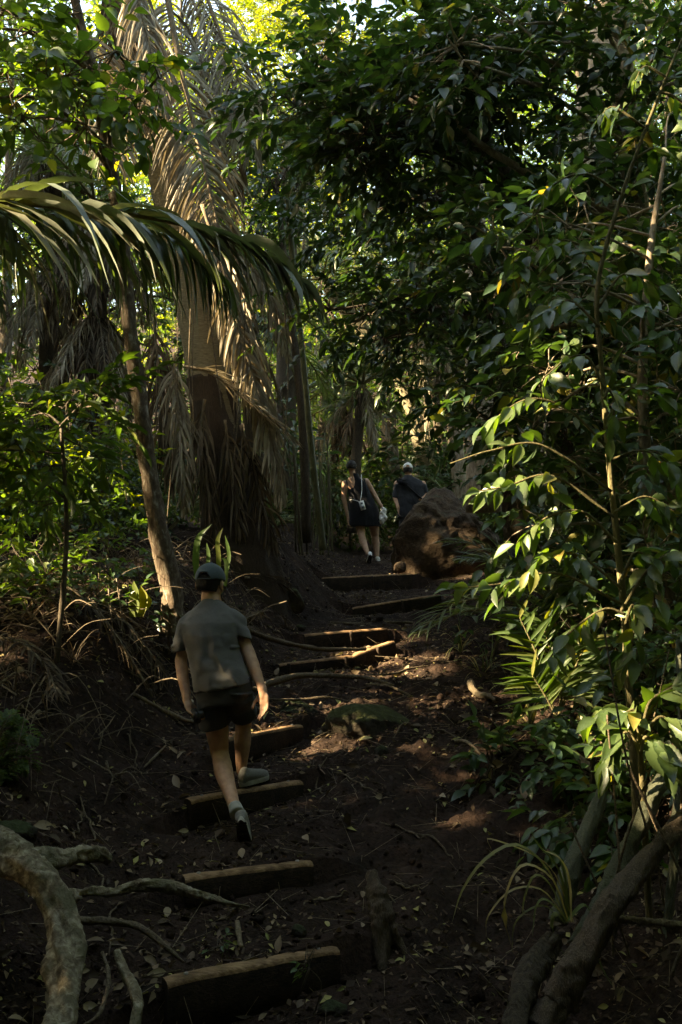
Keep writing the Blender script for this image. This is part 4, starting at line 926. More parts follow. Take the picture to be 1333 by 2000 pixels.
def palm(name, label, tp, tr, bark, fronds, mats, seed=1, group=None, extra=()):
    """fronds: (points, kwargs)"""
    root = thing(name, label, 'palm', tp[0], group)
    v, f = tube(tp, tr, max(20, 8 * len(tp)), 18, .06, seed); mesh_obj('trunk', v, f, bark, root)
    for i, (pts, kw) in enumerate(fronds):
        kw = dict(kw); m = kw.pop('m', mats); nm = kw.pop('name', 'frond'); mb = MB()
        frond(mb, pts, rng=np.random.default_rng(seed * 100 + i), **kw); mb.build(nm, m, root)
    return root
def radial(c, n, L, rng, up=(.2, 1.1), bend=1., az=None):
    out = []
    for i in range(n):
        a = (i + rng.uniform(-.3, .3)) / n * 6.283 if az is None else az[i]
        e = rng.uniform(*up); d = V(math.cos(a) * math.cos(e), math.sin(a) * math.cos(e), math.sin(e)); l = L * rng.uniform(.8, 1.1)
        P = [np.asarray(c, float)]; q = d.copy()
        for j in range(5):
            P.append(P[-1] + q * l / 5); q = nrm(q - V(0, 0, .24 * bend * (j * .5 + .5)))
        out.append(P)
    return out
DEAD = [M['frond_dead'], M['dead_wood']]; BRN = [M['frond_brown'], M['dead_wood']]; GRN = [M['frond_green'], M['stem_green']]; GREY = [M['frond_grey'], M['stem_green']]
BRIGHT = [M['leaf_bright'], M['stem_green']]
Wl = lambda L, d=None: [W(*(q if len(q) == 3 else (*q, d))) for q in L]

# 1 the big palm with dead fronds
tp = Wl([(458, 1090), (450, 990), (430, 850), (408, 720), (385, 600), (360, 480), (335, 370), (305, 250), (275, 150), (240, 20), (210, -120)], 11)
SX = dict(sidev=(1, .35, 0)); SY = dict(sidev=(1, -.5, 0))
pf = [(Wl([(318, -60), (345, 90), (372, 215), (400, 330), (424, 430), (446, 520)], 10.5), dict(SX, n=120, ll=.78, lw=.03, droop=.75, ang=68, m=DEAD, rr=(.042, .008), vee=.25, jit=.1)),
      (Wl([(120, -60), (160, 50), (190, 130), (215, 230), (228, 320)], 10.2), dict(SX, n=80, ll=.8, lw=.026, droop=.8, ang=60, m=DEAD, rr=(.03, .006), vee=.2)),
      (Wl([(385, -60), (425, 50), (462, 140), (482, 214), (492, 300)], 10.8), dict(SX, n=90, ll=.85, lw=.022, droop=1.5, ang=65, m=DEAD, rr=(.025, .006), vee=.1)),
      (Wl([(350, -60), (400, 60), (430, 180), (455, 290), (465, 380)], 10.9), dict(SX, n=80, ll=.6, lw=.022, droop=1.4, ang=60, m=BRN, rr=(.022, .006), vee=.1)),
      (Wl([(395, 400), (425, 490), (455, 600), (485, 700), (515, 800), (540, 900), (548, 970)], 10.3), dict(SX, n=130, ll=.55, lw=.034, droop=1.2, ang=36, m=DEAD, rr=(.025, .006), vee=.1, jit=.18)),
      (Wl([(420, 430), (442, 520), (468, 620), (496, 720), (512, 800)], 10.5), dict(SY, n=100, ll=.5, lw=.03, droop=1.2, ang=38, m=DEAD, rr=(.025, .006), vee=.1, jit=.2)),
      (Wl([(362, 716), (410, 728), (470, 772), (520, 812), (572, 856)], 10.2), dict(n=40, ll=.55, lw=.022, droop=.3, ang=26, m=DEAD, rr=(.018, .005), vee=.1, jit=.12)),
      (Wl([(340, 690), (345, 780), (356, 880), (362, 990)], 10.4), dict(SX, n=60, ll=.5, lw=.024, droop=1, ang=26, m=DEAD, rr=(.018, .005), vee=.0, jit=.25)),
      (Wl([(400, 780), (392, 850), (398, 930), (420, 1030)], 10.5), dict(SY, n=60, ll=.55, lw=.024, droop=1, ang=28, m=BRN, rr=(.018, .005), vee=.0, jit=.25)),
      (Wl([(470, 830), (492, 900), (510, 980), (535, 1060)], 10.7), dict(SX, n=60, ll=.55, lw=.024, droop=1, ang=28, m=BRN, rr=(.018, .005), vee=.0, jit=.25)),
      (Wl([(265, -60), (275, 20), (298, 110), (312, 210)], 10.2), dict(SX, n=80, ll=.6, lw=.024, droop=.9, ang=42, m=DEAD, rr=(.02, .005), vee=.1, jit=.15)),
      (Wl([(200, -60), (225, 60), (240, 160), (246, 260)], 10.6), dict(SY, n=70, ll=.7, lw=.024, droop=1, ang=45, m=BRN, rr=(.02, .005), vee=.1, jit=.2)),
      (Wl([(430, 470), (480, 510), (530, 580), (560, 690)], 10.6), dict(SX, n=70, ll=.5, lw=.024, droop=1.1, ang=35, m=DEAD, rr=(.02, .005), vee=.0, jit=.2)),
      (Wl([(300, 620), (310, 720), (322, 830), (335, 950)], 10.9), dict(SX, n=70, ll=.6, lw=.022, droop=1.1, ang=28, m=BRN, rr=(.018, .005), vee=.0, jit=.25)),
      (Wl([(440, 820), (452, 930), (466, 1040)], 10.55), dict(SX, n=60, ll=.5, lw=.022, droop=1, ang=22, m=BRN, rr=(.018, .005), vee=.0, jit=.25))]
pf = [(a, dict(b, name='dead_frond')) for a, b in pf]
big = palm('palm_tree', 'big leaning palm trunk draped in dry tan dead fronds', tp, [.36, .27, .25, .245, .24, .235, .23, .225, .22, .21, .2], M['bark_palm'], pf, DEAD, 3)
v, f = tube(Wl([(470, 1220), (464, 1120), (452, 1000), (438, 900), (424, 800), (412, 735)], 11), [.5, .42, .3, .27, .262, .25], 40, 30, .3, 5); mesh_obj('fibre_sheath', v, f, M['fibre'], big)

# 2 the palm on the left whose long grey-green frond arches across
tp = Wl([(-430, 1290, 6.0), (-420, 1000, 6.0), (-380, 700, 6.3), (-310, 500, 6.6)])
fr = [(Wl([(-300, 500), (-180, 430), (-60, 400), (60, 398), (180, 410), (300, 426), (400, 450), (480, 480), (545, 512), (603, 566)], 6.5), dict(n=36, ll=1.15, lw=.085, droop=.75, ang=36, m=GREY, rr=(.03, .006), vee=-.05, jit=.16, prof=[(0, 1), (.3, 1.05), (.55, .85), (.8, .5), (1, .28)], lseg=7)),
      (Wl([(-300, 490), (-150, 440), (0, 420), (150, 420), (260, 440), (360, 480), (430, 540)], 6.9), dict(n=60, ll=1.0, lw=.05, droop=1.7, ang=50, m=[M['frond_green'], M['dead_wood']], rr=(.025, .006), vee=.0, prof=[(0, 1), (.5, 1), (.8, .7), (1, .4)], lseg=7)),
      (Wl([(-300, 500), (-200, 470), (-120, 470), (-60, 500), (-20, 560)], 6.2), dict(n=36, ll=.7, lw=.055, droop=1.3, ang=50, m=GRN, rr=(.02, .006), vee=.1, lseg=7)),
      (Wl([(330, 432), (400, 452), (470, 478), (540, 512), (600, 560)], 6.55), dict(n=44, ll=.42, lw=.022, droop=.9, ang=38, m=DEAD, rr=(.012, .005), vee=.0, jit=.22)),
      (Wl([(-300, 480), (-300, 300), (-420, 120), (-600, 60)], 6.6), dict(n=40, ll=.8, lw=.05, droop=.8, m=GRN))]
palm('palm_tree', 'palm at the left edge with one long grey-green frond arching across the view', tp, [.16, .13, .12, .1], M['bark_palm'], fr, GREY, 4)

# 3 slender mottled tree on the left, broad leaves above
tp = Wl([(342, 1240, 7.8), (338, 1190, 7.8), (330, 1130, 7.8), (310, 1030, 7.8), (292, 930, 7.8), (278, 820, 7.8), (262, 700, 7.8), (250, 600, 7.8), (240, 500, 7.8), (228, 400, 7.75), (212, 300, 7.7), (190, 180, 7.5), (160, 60, 7.4), (130, -90, 7.3)])
cl = [(W(x, y, d), (r, r, r * .75), n) for x, y, d, r, n in [(60, 60, 7, .38, 12), (130, 150, 6.8, .36, 12), (45, 230, 7, .36, 12), (170, 245, 6.9, .36, 12), (255, 190, 7, .2, 6), (310, 150, 7, .16, 4), (10, 140, 7, .35, 9), (225, 100, 7, .3, 7), (10, 20, 6.8, .35, 9), (120, 30, 7, .35, 8), (-60, 200, 7, .5, 10), (-60, 50, 7, .5, 10)]]
tree('slender_tree', 'slender mottled tree trunk on the left bank, broad leaves spreading high up', 'tree', tp, [.12, .09, .085, .078, .07, .063, .06, .06, .058, .054, .05, .045, .04, .03], M['bark_patch'], cl, M['leaf_mid'], .15, .085, T_OV, 8, .42, 11, spread=1., tilt=.5, rough=.22, cull=True)

# 4 left understorey
def bush(label, px, py, d, clusters, lm, ll, lw, seed, tmpl=T_OV, k=9, sl=.35, name='shrub', group=None, stem=(.02, .012), **kw):
    c = W(px, py, d); b = on(c[0], c[1]) - V(0, 0, .05)
    mid = (b + c) / 2 + V(.05, 0, .05)
    return tree(name, label, 'shrub', [b, mid, c], [stem[0], (stem[0] + stem[1]) / 2, stem[1]], M['twig'], [(W(*q[:3]), q[3], q[4]) for q in clusters], lm, ll, lw, tmpl, k, sl, seed, group, foliage='foliage', trunk_sides=7, **kw)
bush('tall shrub with pale lance-shaped leaves left of the slender mottled trunk', 120, 830, 6.6, [(130, 790, 6.6, .24, 12), (190, 770, 6.6, .14, 6), (60, 795, 6.7, .25, 12), (15, 830, 6.7, .25, 10), (95, 880, 6.8, .25, 9), (30, 910, 6.9, .3, 9), (150, 860, 6.9, .18, 5), (-40, 880, 6.7, .3, 8), (60, 980, 6.9, .25, 6)], M['leaf_light'], .18, .055, 21, T_LA, 9, .36)
bush('small-leaved bush glowing yellow-green on the left bank', 130, 1060, 8.6, [(130, 1040, 8.6, .42, 34), (210, 1090, 8.6, .38, 30), (60, 1080, 8.4, .4, 30), (170, 1150, 8.3, .34, 24), (250, 1130, 8.5, .25, 14)], M['leaf_mid'], .075, .045, 22, T_OV, 10, .3)
bush('low light green bush at the left edge below the lance-leaved shrub', 20, 1090, 7.6, [(20, 1080, 7.6, .38, 26), (-40, 1020, 7.6, .4, 20), (70, 1150, 7.5, .3, 18), (0, 1170, 7.4, .3, 16)], M['leaf_light'], .1, .045, 23, T_LA, 9, .3)
bush('airy yellow-green bush behind the lance-leaved shrub', 90, 930, 10.5, [(90, 930, 10.5, .6, 30), (190, 900, 10.5, .5, 24), (20, 870, 10.5, .6, 26), (150, 980, 10.3, .5, 22)], M['leaf_bright'], .11, .05, 24, T_LA, 9, .4)
bush('dark low bush under the wire fence on the left bank', 230, 1210, 7.7, [(215, 1195, 7.7, .2, 14), (260, 1215, 7.7, .18, 10), (160, 1210, 7.6, .2, 12)], M['leaf_dark'], .08, .04, 25, T_OV, 8, .25)
def small_plant(name, label, px, py, d, n, L, lw, m, seed, up=(.5, 1.3), droop=.8, cat='plant', lit=True, group=None):
    """a tuft of strap leaves from one base"""
    rng = np.random.default_rng(seed); p = W(px, py, d); b = on(p[0], p[1]); mb = MB()
    for i in range(n):
        a = rng.uniform(0, 6.28); e = rng.uniform(*up); q = V(math.cos(a) * math.cos(e), math.sin(a) * math.cos(e), math.sin(e)); l = L * rng.uniform(.6, 1.15); P = [b + V(*rng.normal(0, .012, 3))]
        for j in range(9):
            P.append(P[-1] + q * l / 9); q = nrm(q - V(0, 0, droop * .03 * (j + 1)) + rng.normal(0, .02, 3))
        strap(mb, P, lw * rng.uniform(.7, 1.2))
    o = mb.build('leaves', m); o.name = name; tag(o, label, cat, group); return o
def strap(mb, P, w, prof=((0, .5), (.3, 1), (.7, .8), (1, .05)), fold=.3, lat=None):
    P = np.asarray(P, float); n = len(P); T = nrm(np.gradient(P, axis=0))
    x = nrm(np.cross(T, V(0, 0, 1)) + V(1e-3, 0, 0)) if lat is None else np.tile(nrm(V(*lat)), (n, 1)); z = np.cross(x, T)
    ww = np.interp(np.linspace(0, 1, n), [a for a, b in prof], [b for a, b in prof])[:, None] * w
    v = np.stack([P - x * ww / 2 + z * ww * fold * .5, P, P + x * ww / 2 + z * ww * fold * .5], 1).reshape(-1, 3)
    i = np.arange(n - 1) * 3
    mb.add(v, [np.concatenate([np.stack([i, i + 1, i + 4, i + 3], -1), np.stack([i + 1, i + 2, i + 5, i + 4], -1)])])
def straps(name, label, lst, m, cat='plant', lat=None):
    mb = MB()
    for pts, w in lst: strap(mb, cr(pts, 16), w * 1.35, ((0, .6), (.25, 1), (.75, .85), (1, .05)), .3, lat)
    o = mb.build(name, m); tag(o, label, cat); return o
straps('strap_leaf_plant', 'clump of upright strap leaves behind the blue-grey cap, one tip glowing', [(Wl([(385, 1130), (384, 1085), (390, 1048), (414, 1024)], 8.9), .05), (Wl([(428, 1135), (428, 1090), (426, 1055), (436, 1030)], 8.9), .035), (Wl([(440, 1130), (448, 1085), (440, 1045)], 9), .03), (Wl([(400, 1130), (408, 1090), (404, 1060)], 9), .03), (Wl([(436, 1090), (442, 1100), (440, 1140), (430, 1165)], 8.8), .03)], M['leaf_mid'], lat=(1, -.25, 0))
straps('strap_leaf_plant', 'small upright strap leaves glowing green left of the slender trunk base', [(Wl([(262, 1205), (264, 1170), (262, 1135)], 7.6), .07), (Wl([(275, 1205), (282, 1170), (276, 1145)], 7.6), .06), (Wl([(268, 1205), (290, 1180), (288, 1160)], 7.6), .05)], M['leaf_bright'], lat=(1, -.3, 0))
straps('strap_leaf_plant', 'single short bright leaf on the dark bank below the wire fence', [(Wl([(150, 1275), (153, 1255), (148, 1240)], 7.2), .07)], M['leaf_bright'], lat=(1, -.3, 0))
# fern at the lower left
fe = thing('fern', 'lacy green fern at the left edge of the dark slope', 'fern', on(*W(-10, 1530, 5.3)[:2]))
for i, q in enumerate([[(-20, 1530), (10, 1470), (40, 1430), (72, 1440)], [(-20, 1530), (-5, 1460), (10, 1410), (30, 1395)], [(-20, 1530), (20, 1490), (50, 1480), (60, 1500)], [(-20, 1530), (-10, 1500), (5, 1500), (20, 1520)], [(-30, 1520), (-50, 1440), (-60, 1400)], [(-20, 1530), (0, 1440), (25, 1420), (45, 1415)]]):
    mb = MB(); rng = np.random.default_rng(300 + i); P = cr(Wl(q, 5.3), 15)
    for j in range(2, 15):      # twice-divided: each pinna is a small frond of its own
        for s in (-1, 1):
            T = nrm(P[min(j + 1, 14)] - P[j - 1]); side = nrm(np.cross(T, V(0, -.6, 1))) * s; l = .11 * (1 - (j / 15) ** 2 * .8)
            frond(mb, [P[j], P[j] + (side + T * .5) * l * .5, P[j] + (side + T * .6) * l - V(0, 0, .015)], n=11, ll=.022, lw=.014, rr=(.0012, .0005), droop=.1, ang=55, rng=rng, lseg=2, start=.1, sides=4, vee=.05)
    v, f = tube(P, [.004, .0015], 14, 5); mb.add(v, f, 1)
    mb.build('frond', [M['leaf_mid'], M['stem_green']], fe)
# dead fronds and brush lying on the left bank
DL = ['dead palm frond lying across the left bank below the bushes', 'brown dead frond slumped at the left edge above the fern', 'dry frond lying on the bank behind the slender trunk base', 'frayed dead frond on the bank beside the strap leaves', 'dead frond fallen on the bank near the foot of the big palm', 'dry frond lying along the bank edge beside the long bare root']
for i, q in enumerate([[(20, 1290, 7.3), (110, 1270, 7.3), (200, 1290, 7.1), (290, 1330, 7.0)], [(-20, 1200, 6.6), (40, 1220, 6.5), (90, 1300, 6.3), (110, 1390, 6.1)], [(360, 1220, 8.2), (420, 1190, 8.6), (480, 1150, 9.2)], [(200, 1230, 7.5), (260, 1260, 7.4), (330, 1290, 7.3)], [(480, 1110, 10.5), (530, 1100, 10.8), (590, 1110, 11.2)], [(420, 1240, 8), (470, 1180, 9), (520, 1130, 10)]]):
    mb = MB(); pts = ground_curve([(a, b, d, .10 + .08 * (j in (1, 2))) for j, (a, b, d) in enumerate(q)])
    frond(mb, pts, n=34, ll=.3, lw=.016, droop=.45, ang=40, rr=(.014, .005), jit=.28, rng=np.random.default_rng(500 + i), vee=.15)
    tag(mb.build('fallen_frond', BRN if i != 2 else DEAD), DL[i], 'dead frond', 'fallen dead fronds on the bank')
for i, (x, y, d, L) in enumerate([(60, 1250, 7.0, .5), (140, 1330, 6.7, .4), (30, 1340, 6.2, .5), (250, 1290, 7.2, .35), (330, 1260, 7.8, .35), (100, 1200, 7.4, .5), (520, 1090, 11, .45), (560, 1130, 10.4, .3), (480, 1180, 9.4, .3), (190, 1200, 7.8, .4)]):
    small_plant('dry_grass_tuft', 'dry brown grass tuft on the dark left bank', x, y, d, 26, L * .8, .008, M['frond_brown'], 330 + i, (.1, 1.2), 1.6, 'grass tuft', group='dry grass tufts on the left bank')
# wire fence remains
wf = thing('wire_fence', 'sagging rusty wire mesh fence remains on the left bank', 'fence', W(225, 1250, 7.45))
WIRE = plain('rusty_wire', (.3, .23, .16), .6)
for q in ([(212, 1150), (218, 1200), (222, 1262)], [(228, 1130), (236, 1190), (241, 1250)]): v, f = tube(Wl(q, 7.45), [.004] * 2, 10, 6); mesh_obj('upright_wire', v, f, WIRE, wf)
for q in ([(165, 1230), (205, 1218), (250, 1195), (290, 1188)], [(180, 1175), (215, 1160), (250, 1148)], [(150, 1280), (200, 1262), (250, 1240), (300, 1225)], [(190, 1205), (225, 1190), (262, 1172)]): v, f = tube(Wl(q, 7.45), [.003] * 2, 14, 6); mesh_obj('cross_wire', v, f, WIRE, wf)

# 5 bamboo and canes
def cane(name, label, pts, r, m, seed, nodes=True, group=None, cat='bamboo'):
    P = cr(pts, 60); mb = MB(); L = np.r_[0, np.cumsum(np.linalg.norm(np.diff(P, axis=0), axis=1))]
    rr = np.interp(np.linspace(0, 1, 60), [0, 1], [r, r * .75]); 
    if nodes: rr = rr * (1 + .12 * (np.abs((L / .32) % 1 - .5) > .44))
    v, f = tube(P, rr, 60, 10); return tag(mesh_obj(name, v, f, m), label, cat, group)
BAM = barkmat('bamboo', [(.3, (.05, .055, .025)), (.7, (.14, .14, .07))], (8, 8, 2), .45, .2)
cane('bamboo', 'single tall grey-green bamboo pole right of the big dead-fronded palm', Wl([(632, 1075), (618, 960), (606, 850), (596, 740), (586, 640), (574, 520), (560, 380)], 12.2), .045, BAM, 1)
rng = np.random.default_rng(90)
for i in range(26):
    x = rng.uniform(575, 652); d = rng.uniform(13, 18); t = rng.normal(-6, 16)
    cane('cane_stem', 'thin upright cane stem in the thicket left of the walking woman', Wl([(x, 1085 - (d - 13) * 4, d), (x + t * .4, 1000, d), (x + t, 900 - rng.uniform(0, 60), d)]), rng.uniform(.008, .018), BAM if i % 2 else M['twig'], i, False, 'cane stems beside the woman', 'cane')
# thin hanging aerial roots / lianas
for i in range(22):
    x = rng.uniform(180, 560); d = rng.uniform(9, 12.5); y0 = rng.uniform(420, 640)
    cane('liana', 'thin liana hanging in the shade around the big palm', Wl([(x, y0, d), (x + rng.normal(0, 6), y0 + 150, d), (x + rng.normal(0, 14), y0 + rng.uniform(280, 450), d)]), rng.uniform(.004, .009), M['root_thin'], i, False, 'lianas hanging round the big palm', 'liana')

# 6 palms behind
rng = np.random.default_rng(61)
def crown_fronds(c, n, L, m, seed, up=(-.3, 1.2), dead=3, ll=.5, lw=.03, cnt=44):
    r = np.random.default_rng(seed); out = [(p, dict(n=cnt, ll=ll * r.uniform(.85, 1.1), lw=lw, droop=.55, ang=52, m=m, rr=(.025, .005), vee=.2, lseg=4)) for p in radial(c, n, L, r, up)]
    out += [(p, dict(n=cnt, ll=ll * .8, lw=lw * .8, droop=1.1, ang=35, m=DEAD if r.random() < .6 else BRN, rr=(.02, .005), vee=0, jit=.2, name='dead_frond', lseg=4)) for p in radial(c, dead, L * .8, r, (-1.2, -.8), .6)]
    return out
palm('palm_tree', 'reddish palm trunk right of the white-capped man, low in the gap', Wl([(905, 1030), (893, 880), (880, 760), (868, 660)], 19), [.17, .13, .12, .11], M['bark_pale'], crown_fronds(W(866, 640, 19), 12, 2.2, GRN, 71), GRN, 71)
palm('palm_tree', 'palm trunk leaning up to the left behind the white-capped man', Wl([(835, 1030), (826, 900), (806, 800), (765, 712), (705, 640), (640, 560)], 21), [.2, .17, .16, .15, .14, .13], M['bark_palm'], crown_fronds(W(630, 545, 21), 12, 2.6, GRN, 72), GRN, 72)
palm('palm_tree', 'straight dark palm trunk behind the leaning one in the gap', Wl([(770, 1030), (760, 850), (748, 680), (742, 540)], 24), [.24, .2, .19, .18], M['bark_dark'], crown_fronds(W(740, 520, 24), 13, 3, GRN, 73, dead=6), GRN, 73)
palm('palm_tree', 'short palm with pale sunlit fronds above the walking woman', Wl([(690, 1040), (696, 900), (706, 770)], 18.5), [.12, .1, .09], M['bark_dark'], crown_fronds(W(708, 750, 18.5), 12, 1.9, GREY, 74, (-.1, 1.0), 5), GRN, 74)
palm('palm_tree', 'slim palm right of the bamboo pole with ragged dead skirt', Wl([(640, 1040), (650, 920), (668, 800)], 20), [.1, .08, .08], M['bark_dark'], crown_fronds(W(670, 790, 20), 10, 1.8, GRN, 75, (-.2, 1.0), 7), GRN, 75)
palm('palm_tree', 'palm behind the big dead-fronded palm, green fronds reaching right', Wl([(510, 1050), (500, 850), (488, 640)], 15), [.2, .16, .15], M['bark_dark'], [(Wl([(488, 640), (525, 650), (560, 700), (590, 770)], 14.5), dict(n=60, ll=.55, lw=.03, droop=.4, ang=55, m=GREY, vee=.3)), (Wl([(488, 640), (540, 610), (600, 625), (650, 680)], 15), dict(n=60, ll=.55, lw=.03, droop=.5, ang=55, m=GRN, vee=.2))] + crown_fronds(W(488, 630, 15), 10, 2.2, GRN, 76, dead=5), GRN, 76)
palm('palm_tree', 'palm with rust-orange sunlit dead frond hanging right of the gap', Wl([(880, 1040), (860, 850), (830, 660)], 22), [.14, .12, .11], M['bark_dark'], [(Wl([(822, 640), (826, 740), (838, 840), (850, 930)], 20.6), dict(n=80, ll=.7, lw=.03, droop=.6, ang=35, m=[M['frond_dead'], M['dead_wood']], vee=0, jit=.15, name='dead_frond'))] + crown_fronds(W(826, 640, 22), 11, 2.2, GREY, 77, (-.2, 1.0), 5), GRN, 77)
palm('palm_tree', 'dark palm with brown dead skirt at the upper left behind the slender tree', Wl([(90, 1050), (95, 700), (105, 350), (110, 200)], 16), [.2, .15, .14, .13], M['bark_dark'], crown_fronds(W(110, 190, 16), 10, 2.6, GRN, 78, (-.4, 1.0), 22, ll=.7, lw=.035) + crown_fronds(W(100, 520, 16), 0, 2.4, GRN, 178, dead=16, ll=.6) + crown_fronds(W(97, 720, 16), 0, 2.2, GRN, 179, dead=14, ll=.6), GRN, 78)
palm('palm_tree', 'second dark palm behind the mottled trunk, skirt of dead fronds round its stem', Wl([(200, 1060), (195, 800), (190, 560), (185, 400)], 15), [.2, .15, .14, .13], M['bark_dark'], crown_fronds(W(185, 390, 15), 10, 2.6, GRN, 79, (-.4, .9), 22, ll=.7, lw=.035) + crown_fronds(W(190, 600, 15), 0, 2.2, GRN, 181, dead=16, ll=.6) + crown_fronds(W(195, 780, 15), 0, 2.2, GRN, 182, dead=14, ll=.6), GRN, 79)
palm('palm_tree', 'pale trunked palm behind the dark leaves, dead fronds hanging like thatch at the top', Wl([(945, 1000), (935, 600), (922, 420), (905, 120), (890, -150)], 14.5), [.26, .2, .19, .18, .17], M['bark_pale'],
     [(Wl([(880, -150), (800, -110), (720, -90), (620, -70), (540, -30)], 13), dict(n=90, ll=1.0, lw=.022, droop=2.4, ang=60, m=BRN, vee=0, jit=.1, name='dead_frond')), (Wl([(880, -150), (830, -110), (760, -70), (680, -60)], 13.6), dict(n=80, ll=1.0, lw=.022, droop=2.4, ang=60, m=DEAD, vee=0, jit=.1, name='dead_frond')),
      (Wl([(770, 60), (755, 150), (735, 240), (745, 340)], 15.5), dict(n=60, ll=.6, lw=.035, droop=.5, ang=60, m=GREY, vee=.2)), (Wl([(890, -120), (850, 0), (800, 130), (790, 260)], 14), dict(n=70, ll=.7, lw=.024, droop=1.2, ang=35, m=DEAD, vee=0, name='dead_frond'))] + crown_fronds(W(890, -160, 14.5), 9, 3, GRN, 80, (-.1, 1.1), 3), GRN, 80)
palm('palm_tree', 'pale trunk bare at the top right above the dark leaves', Wl([(1080, 1000), (1120, 500), (1150, 200), (1182, 30), (1210, -120)], 14), [.25, .2, .18, .17, .16], M['bark_pale'], crown_fronds(W(1212, -140, 14), 9, 2.8, GRN, 81, (0, 1.1), 3), GRN, 81)
palm('palm_tree', 'palm far behind with a green frond fanned out left of centre top', Wl([(560, 1000), (560, 600), (570, 300)], 18), [.2, .17, .16], M['bark_dark'], [(Wl([(600, 270), (560, 225), (520, 215), (480, 240)], 15), dict(n=50, ll=.6, lw=.04, droop=.3, ang=60, m=GRN, vee=.3))] + crown_fronds(W(572, 290, 18), 12, 2.6, GREY, 82, (-.3, 1.1), 4), GRN, 82)
# young palms low on the right: trunkless
def young(label, c, n, L, m, seed, up=(.3, 1.2), ll=.4, lw=.02, bend=1., cnt=40, group=None, az=None):
    root = thing('young_palm', label, 'palm', c, group); r = np.random.default_rng(seed)
    for i, p in enumerate(radial(c, n, L, r, up, bend, az)):
        mb = MB(); frond(mb, p, n=cnt, ll=ll * r.uniform(.85, 1.1), lw=lw, droop=.35, ang=58, rng=r, rr=(.014, .004), vee=.2, start=.25, lseg=4); mb.build('frond', m, root)
    return root
p = W(1110, 1120, 11); young('dark trunkless palm with fine combed fronds beside the big boulder', on(p[0], p[1]), 13, 1.7, GRN, 84, (.5, 1.35), .55, .02, .7)
p = W(1180, 1120, 9); young('dark trunkless palm behind the large-leaved sapling', on(p[0], p[1]), 10, 2.2, GRN, 85, (.35, 1.3), .5, .022)
p = W(660, 1090, 17.8); young('low bushy palm in the thicket behind the walking woman', on(p[0] - .5, p[1] + 1.5), 10, 1.8, GRN, 86, (.35, 1.3), .4, .022)
p = W(560, 1080, 14); young('low palm at the foot of the bank right of the big palm', on(p[0] - .3, p[1]), 9, .95, GRN, 87, (.35, 1.3), .3, .02)
p = W(930, 1080, 18); young('low palm behind the dark boulder', on(p[0], p[1]), 10, 2., GRN, 88, (.35, 1.3), .45, .022)
p = W(300, 1080, 12.5); young('low palm in shade between the mottled trunk and the big palm', on(p[0], p[1]), 10, 2., GRN, 89, (.35, 1.3), .45, .022)
p = W(30, 1090, 12); young('low palm deep in shade behind the left bushes', on(p[0], p[1]), 10, 2.2, GRN, 90, (.35, 1.3), .45, .022)
# palm seedling with bright leaflets
ps = thing('palm_seedling', 'palm seedling with bright green blades right of the dirt slope', 'palm', on(*W(1090, 1400, 6.3)[:2]))
for i, q in enumerate([[(1085, 1400), (1070, 1340), (1045, 1270), (1015, 1205)], [(1092, 1400), (1095, 1340), (1075, 1270), (1060, 1215)], [(1090, 1400), (1110, 1340), (1130, 1290), (1150, 1250)], [(1090, 1400), (1115, 1350), (1140, 1320), (1165, 1310)], [(1088, 1400), (1060, 1350), (1040, 1320)]]):
    mb = MB(); frond(mb, Wl(q, 6.3), n=13, ll=.30, lw=.026, droop=.12, ang=72, rng=np.random.default_rng(600 + i), rr=(.008, .004), vee=.15, start=.2, lseg=4, jit=.08, prof=[(0, .8), (.5, 1), (1, .6)], sidev=(1, -.3, 0)); mb.build('frond', [M['leaf_light'], M['stem_green']], ps)

# 7 the dark evergreen mass on the right
def fill(reg, n, d0, d1, rng):
    """cluster centres spread over a measured outline"""
    out = []
    reg = np.array(reg, float)
    while len(out) < n:
        x = rng.uniform(reg[:, 0].min(), reg[:, 0].max()); y = rng.uniform(reg[:, 1].min(), reg[:, 1].max())
        ins = False; j = len(reg) - 1
        for i in range(len(reg)):
            if (reg[i, 1] > y) != (reg[j, 1] > y) and x < (reg[j, 0] - reg[i, 0]) * (y - reg[i, 1]) / (reg[j, 1] - reg[i, 1] + 1e-9) + reg[i, 0]: ins = not ins
            j = i
        if ins: out.append(W(x, y, rng.uniform(d0, d1)))
    return out
rng = np.random.default_rng(12)
tp = Wl([(1350, 1200), (1325, 1000), (1296, 850), (1280, 700), (1262, 540), (1240, 380), (1220, 200), (1210, 0), (1200, -200)], 9)
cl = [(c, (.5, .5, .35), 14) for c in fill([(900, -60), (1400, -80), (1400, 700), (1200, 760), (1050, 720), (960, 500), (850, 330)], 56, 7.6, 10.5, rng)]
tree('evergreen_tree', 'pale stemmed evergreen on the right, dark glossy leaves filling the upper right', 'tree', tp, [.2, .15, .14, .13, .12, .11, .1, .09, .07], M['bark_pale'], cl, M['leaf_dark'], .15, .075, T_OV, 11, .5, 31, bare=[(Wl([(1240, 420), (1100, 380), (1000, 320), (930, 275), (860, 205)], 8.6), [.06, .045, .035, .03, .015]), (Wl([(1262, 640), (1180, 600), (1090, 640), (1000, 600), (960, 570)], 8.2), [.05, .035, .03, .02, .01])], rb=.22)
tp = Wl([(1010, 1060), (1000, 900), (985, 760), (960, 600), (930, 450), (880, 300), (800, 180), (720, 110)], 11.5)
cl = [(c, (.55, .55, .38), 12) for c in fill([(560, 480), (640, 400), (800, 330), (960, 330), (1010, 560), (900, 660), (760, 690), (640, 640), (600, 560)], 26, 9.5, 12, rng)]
tree('evergreen_tree', 'dark crowned evergreen over the middle of the path above the two walkers', 'tree', tp, [.16, .14, .13, .12, .1, .08, .06, .03], M['bark_dark'], cl, M['leaf_dark'], .15, .07, T_LA, 11, .55, 32, rb=.22)
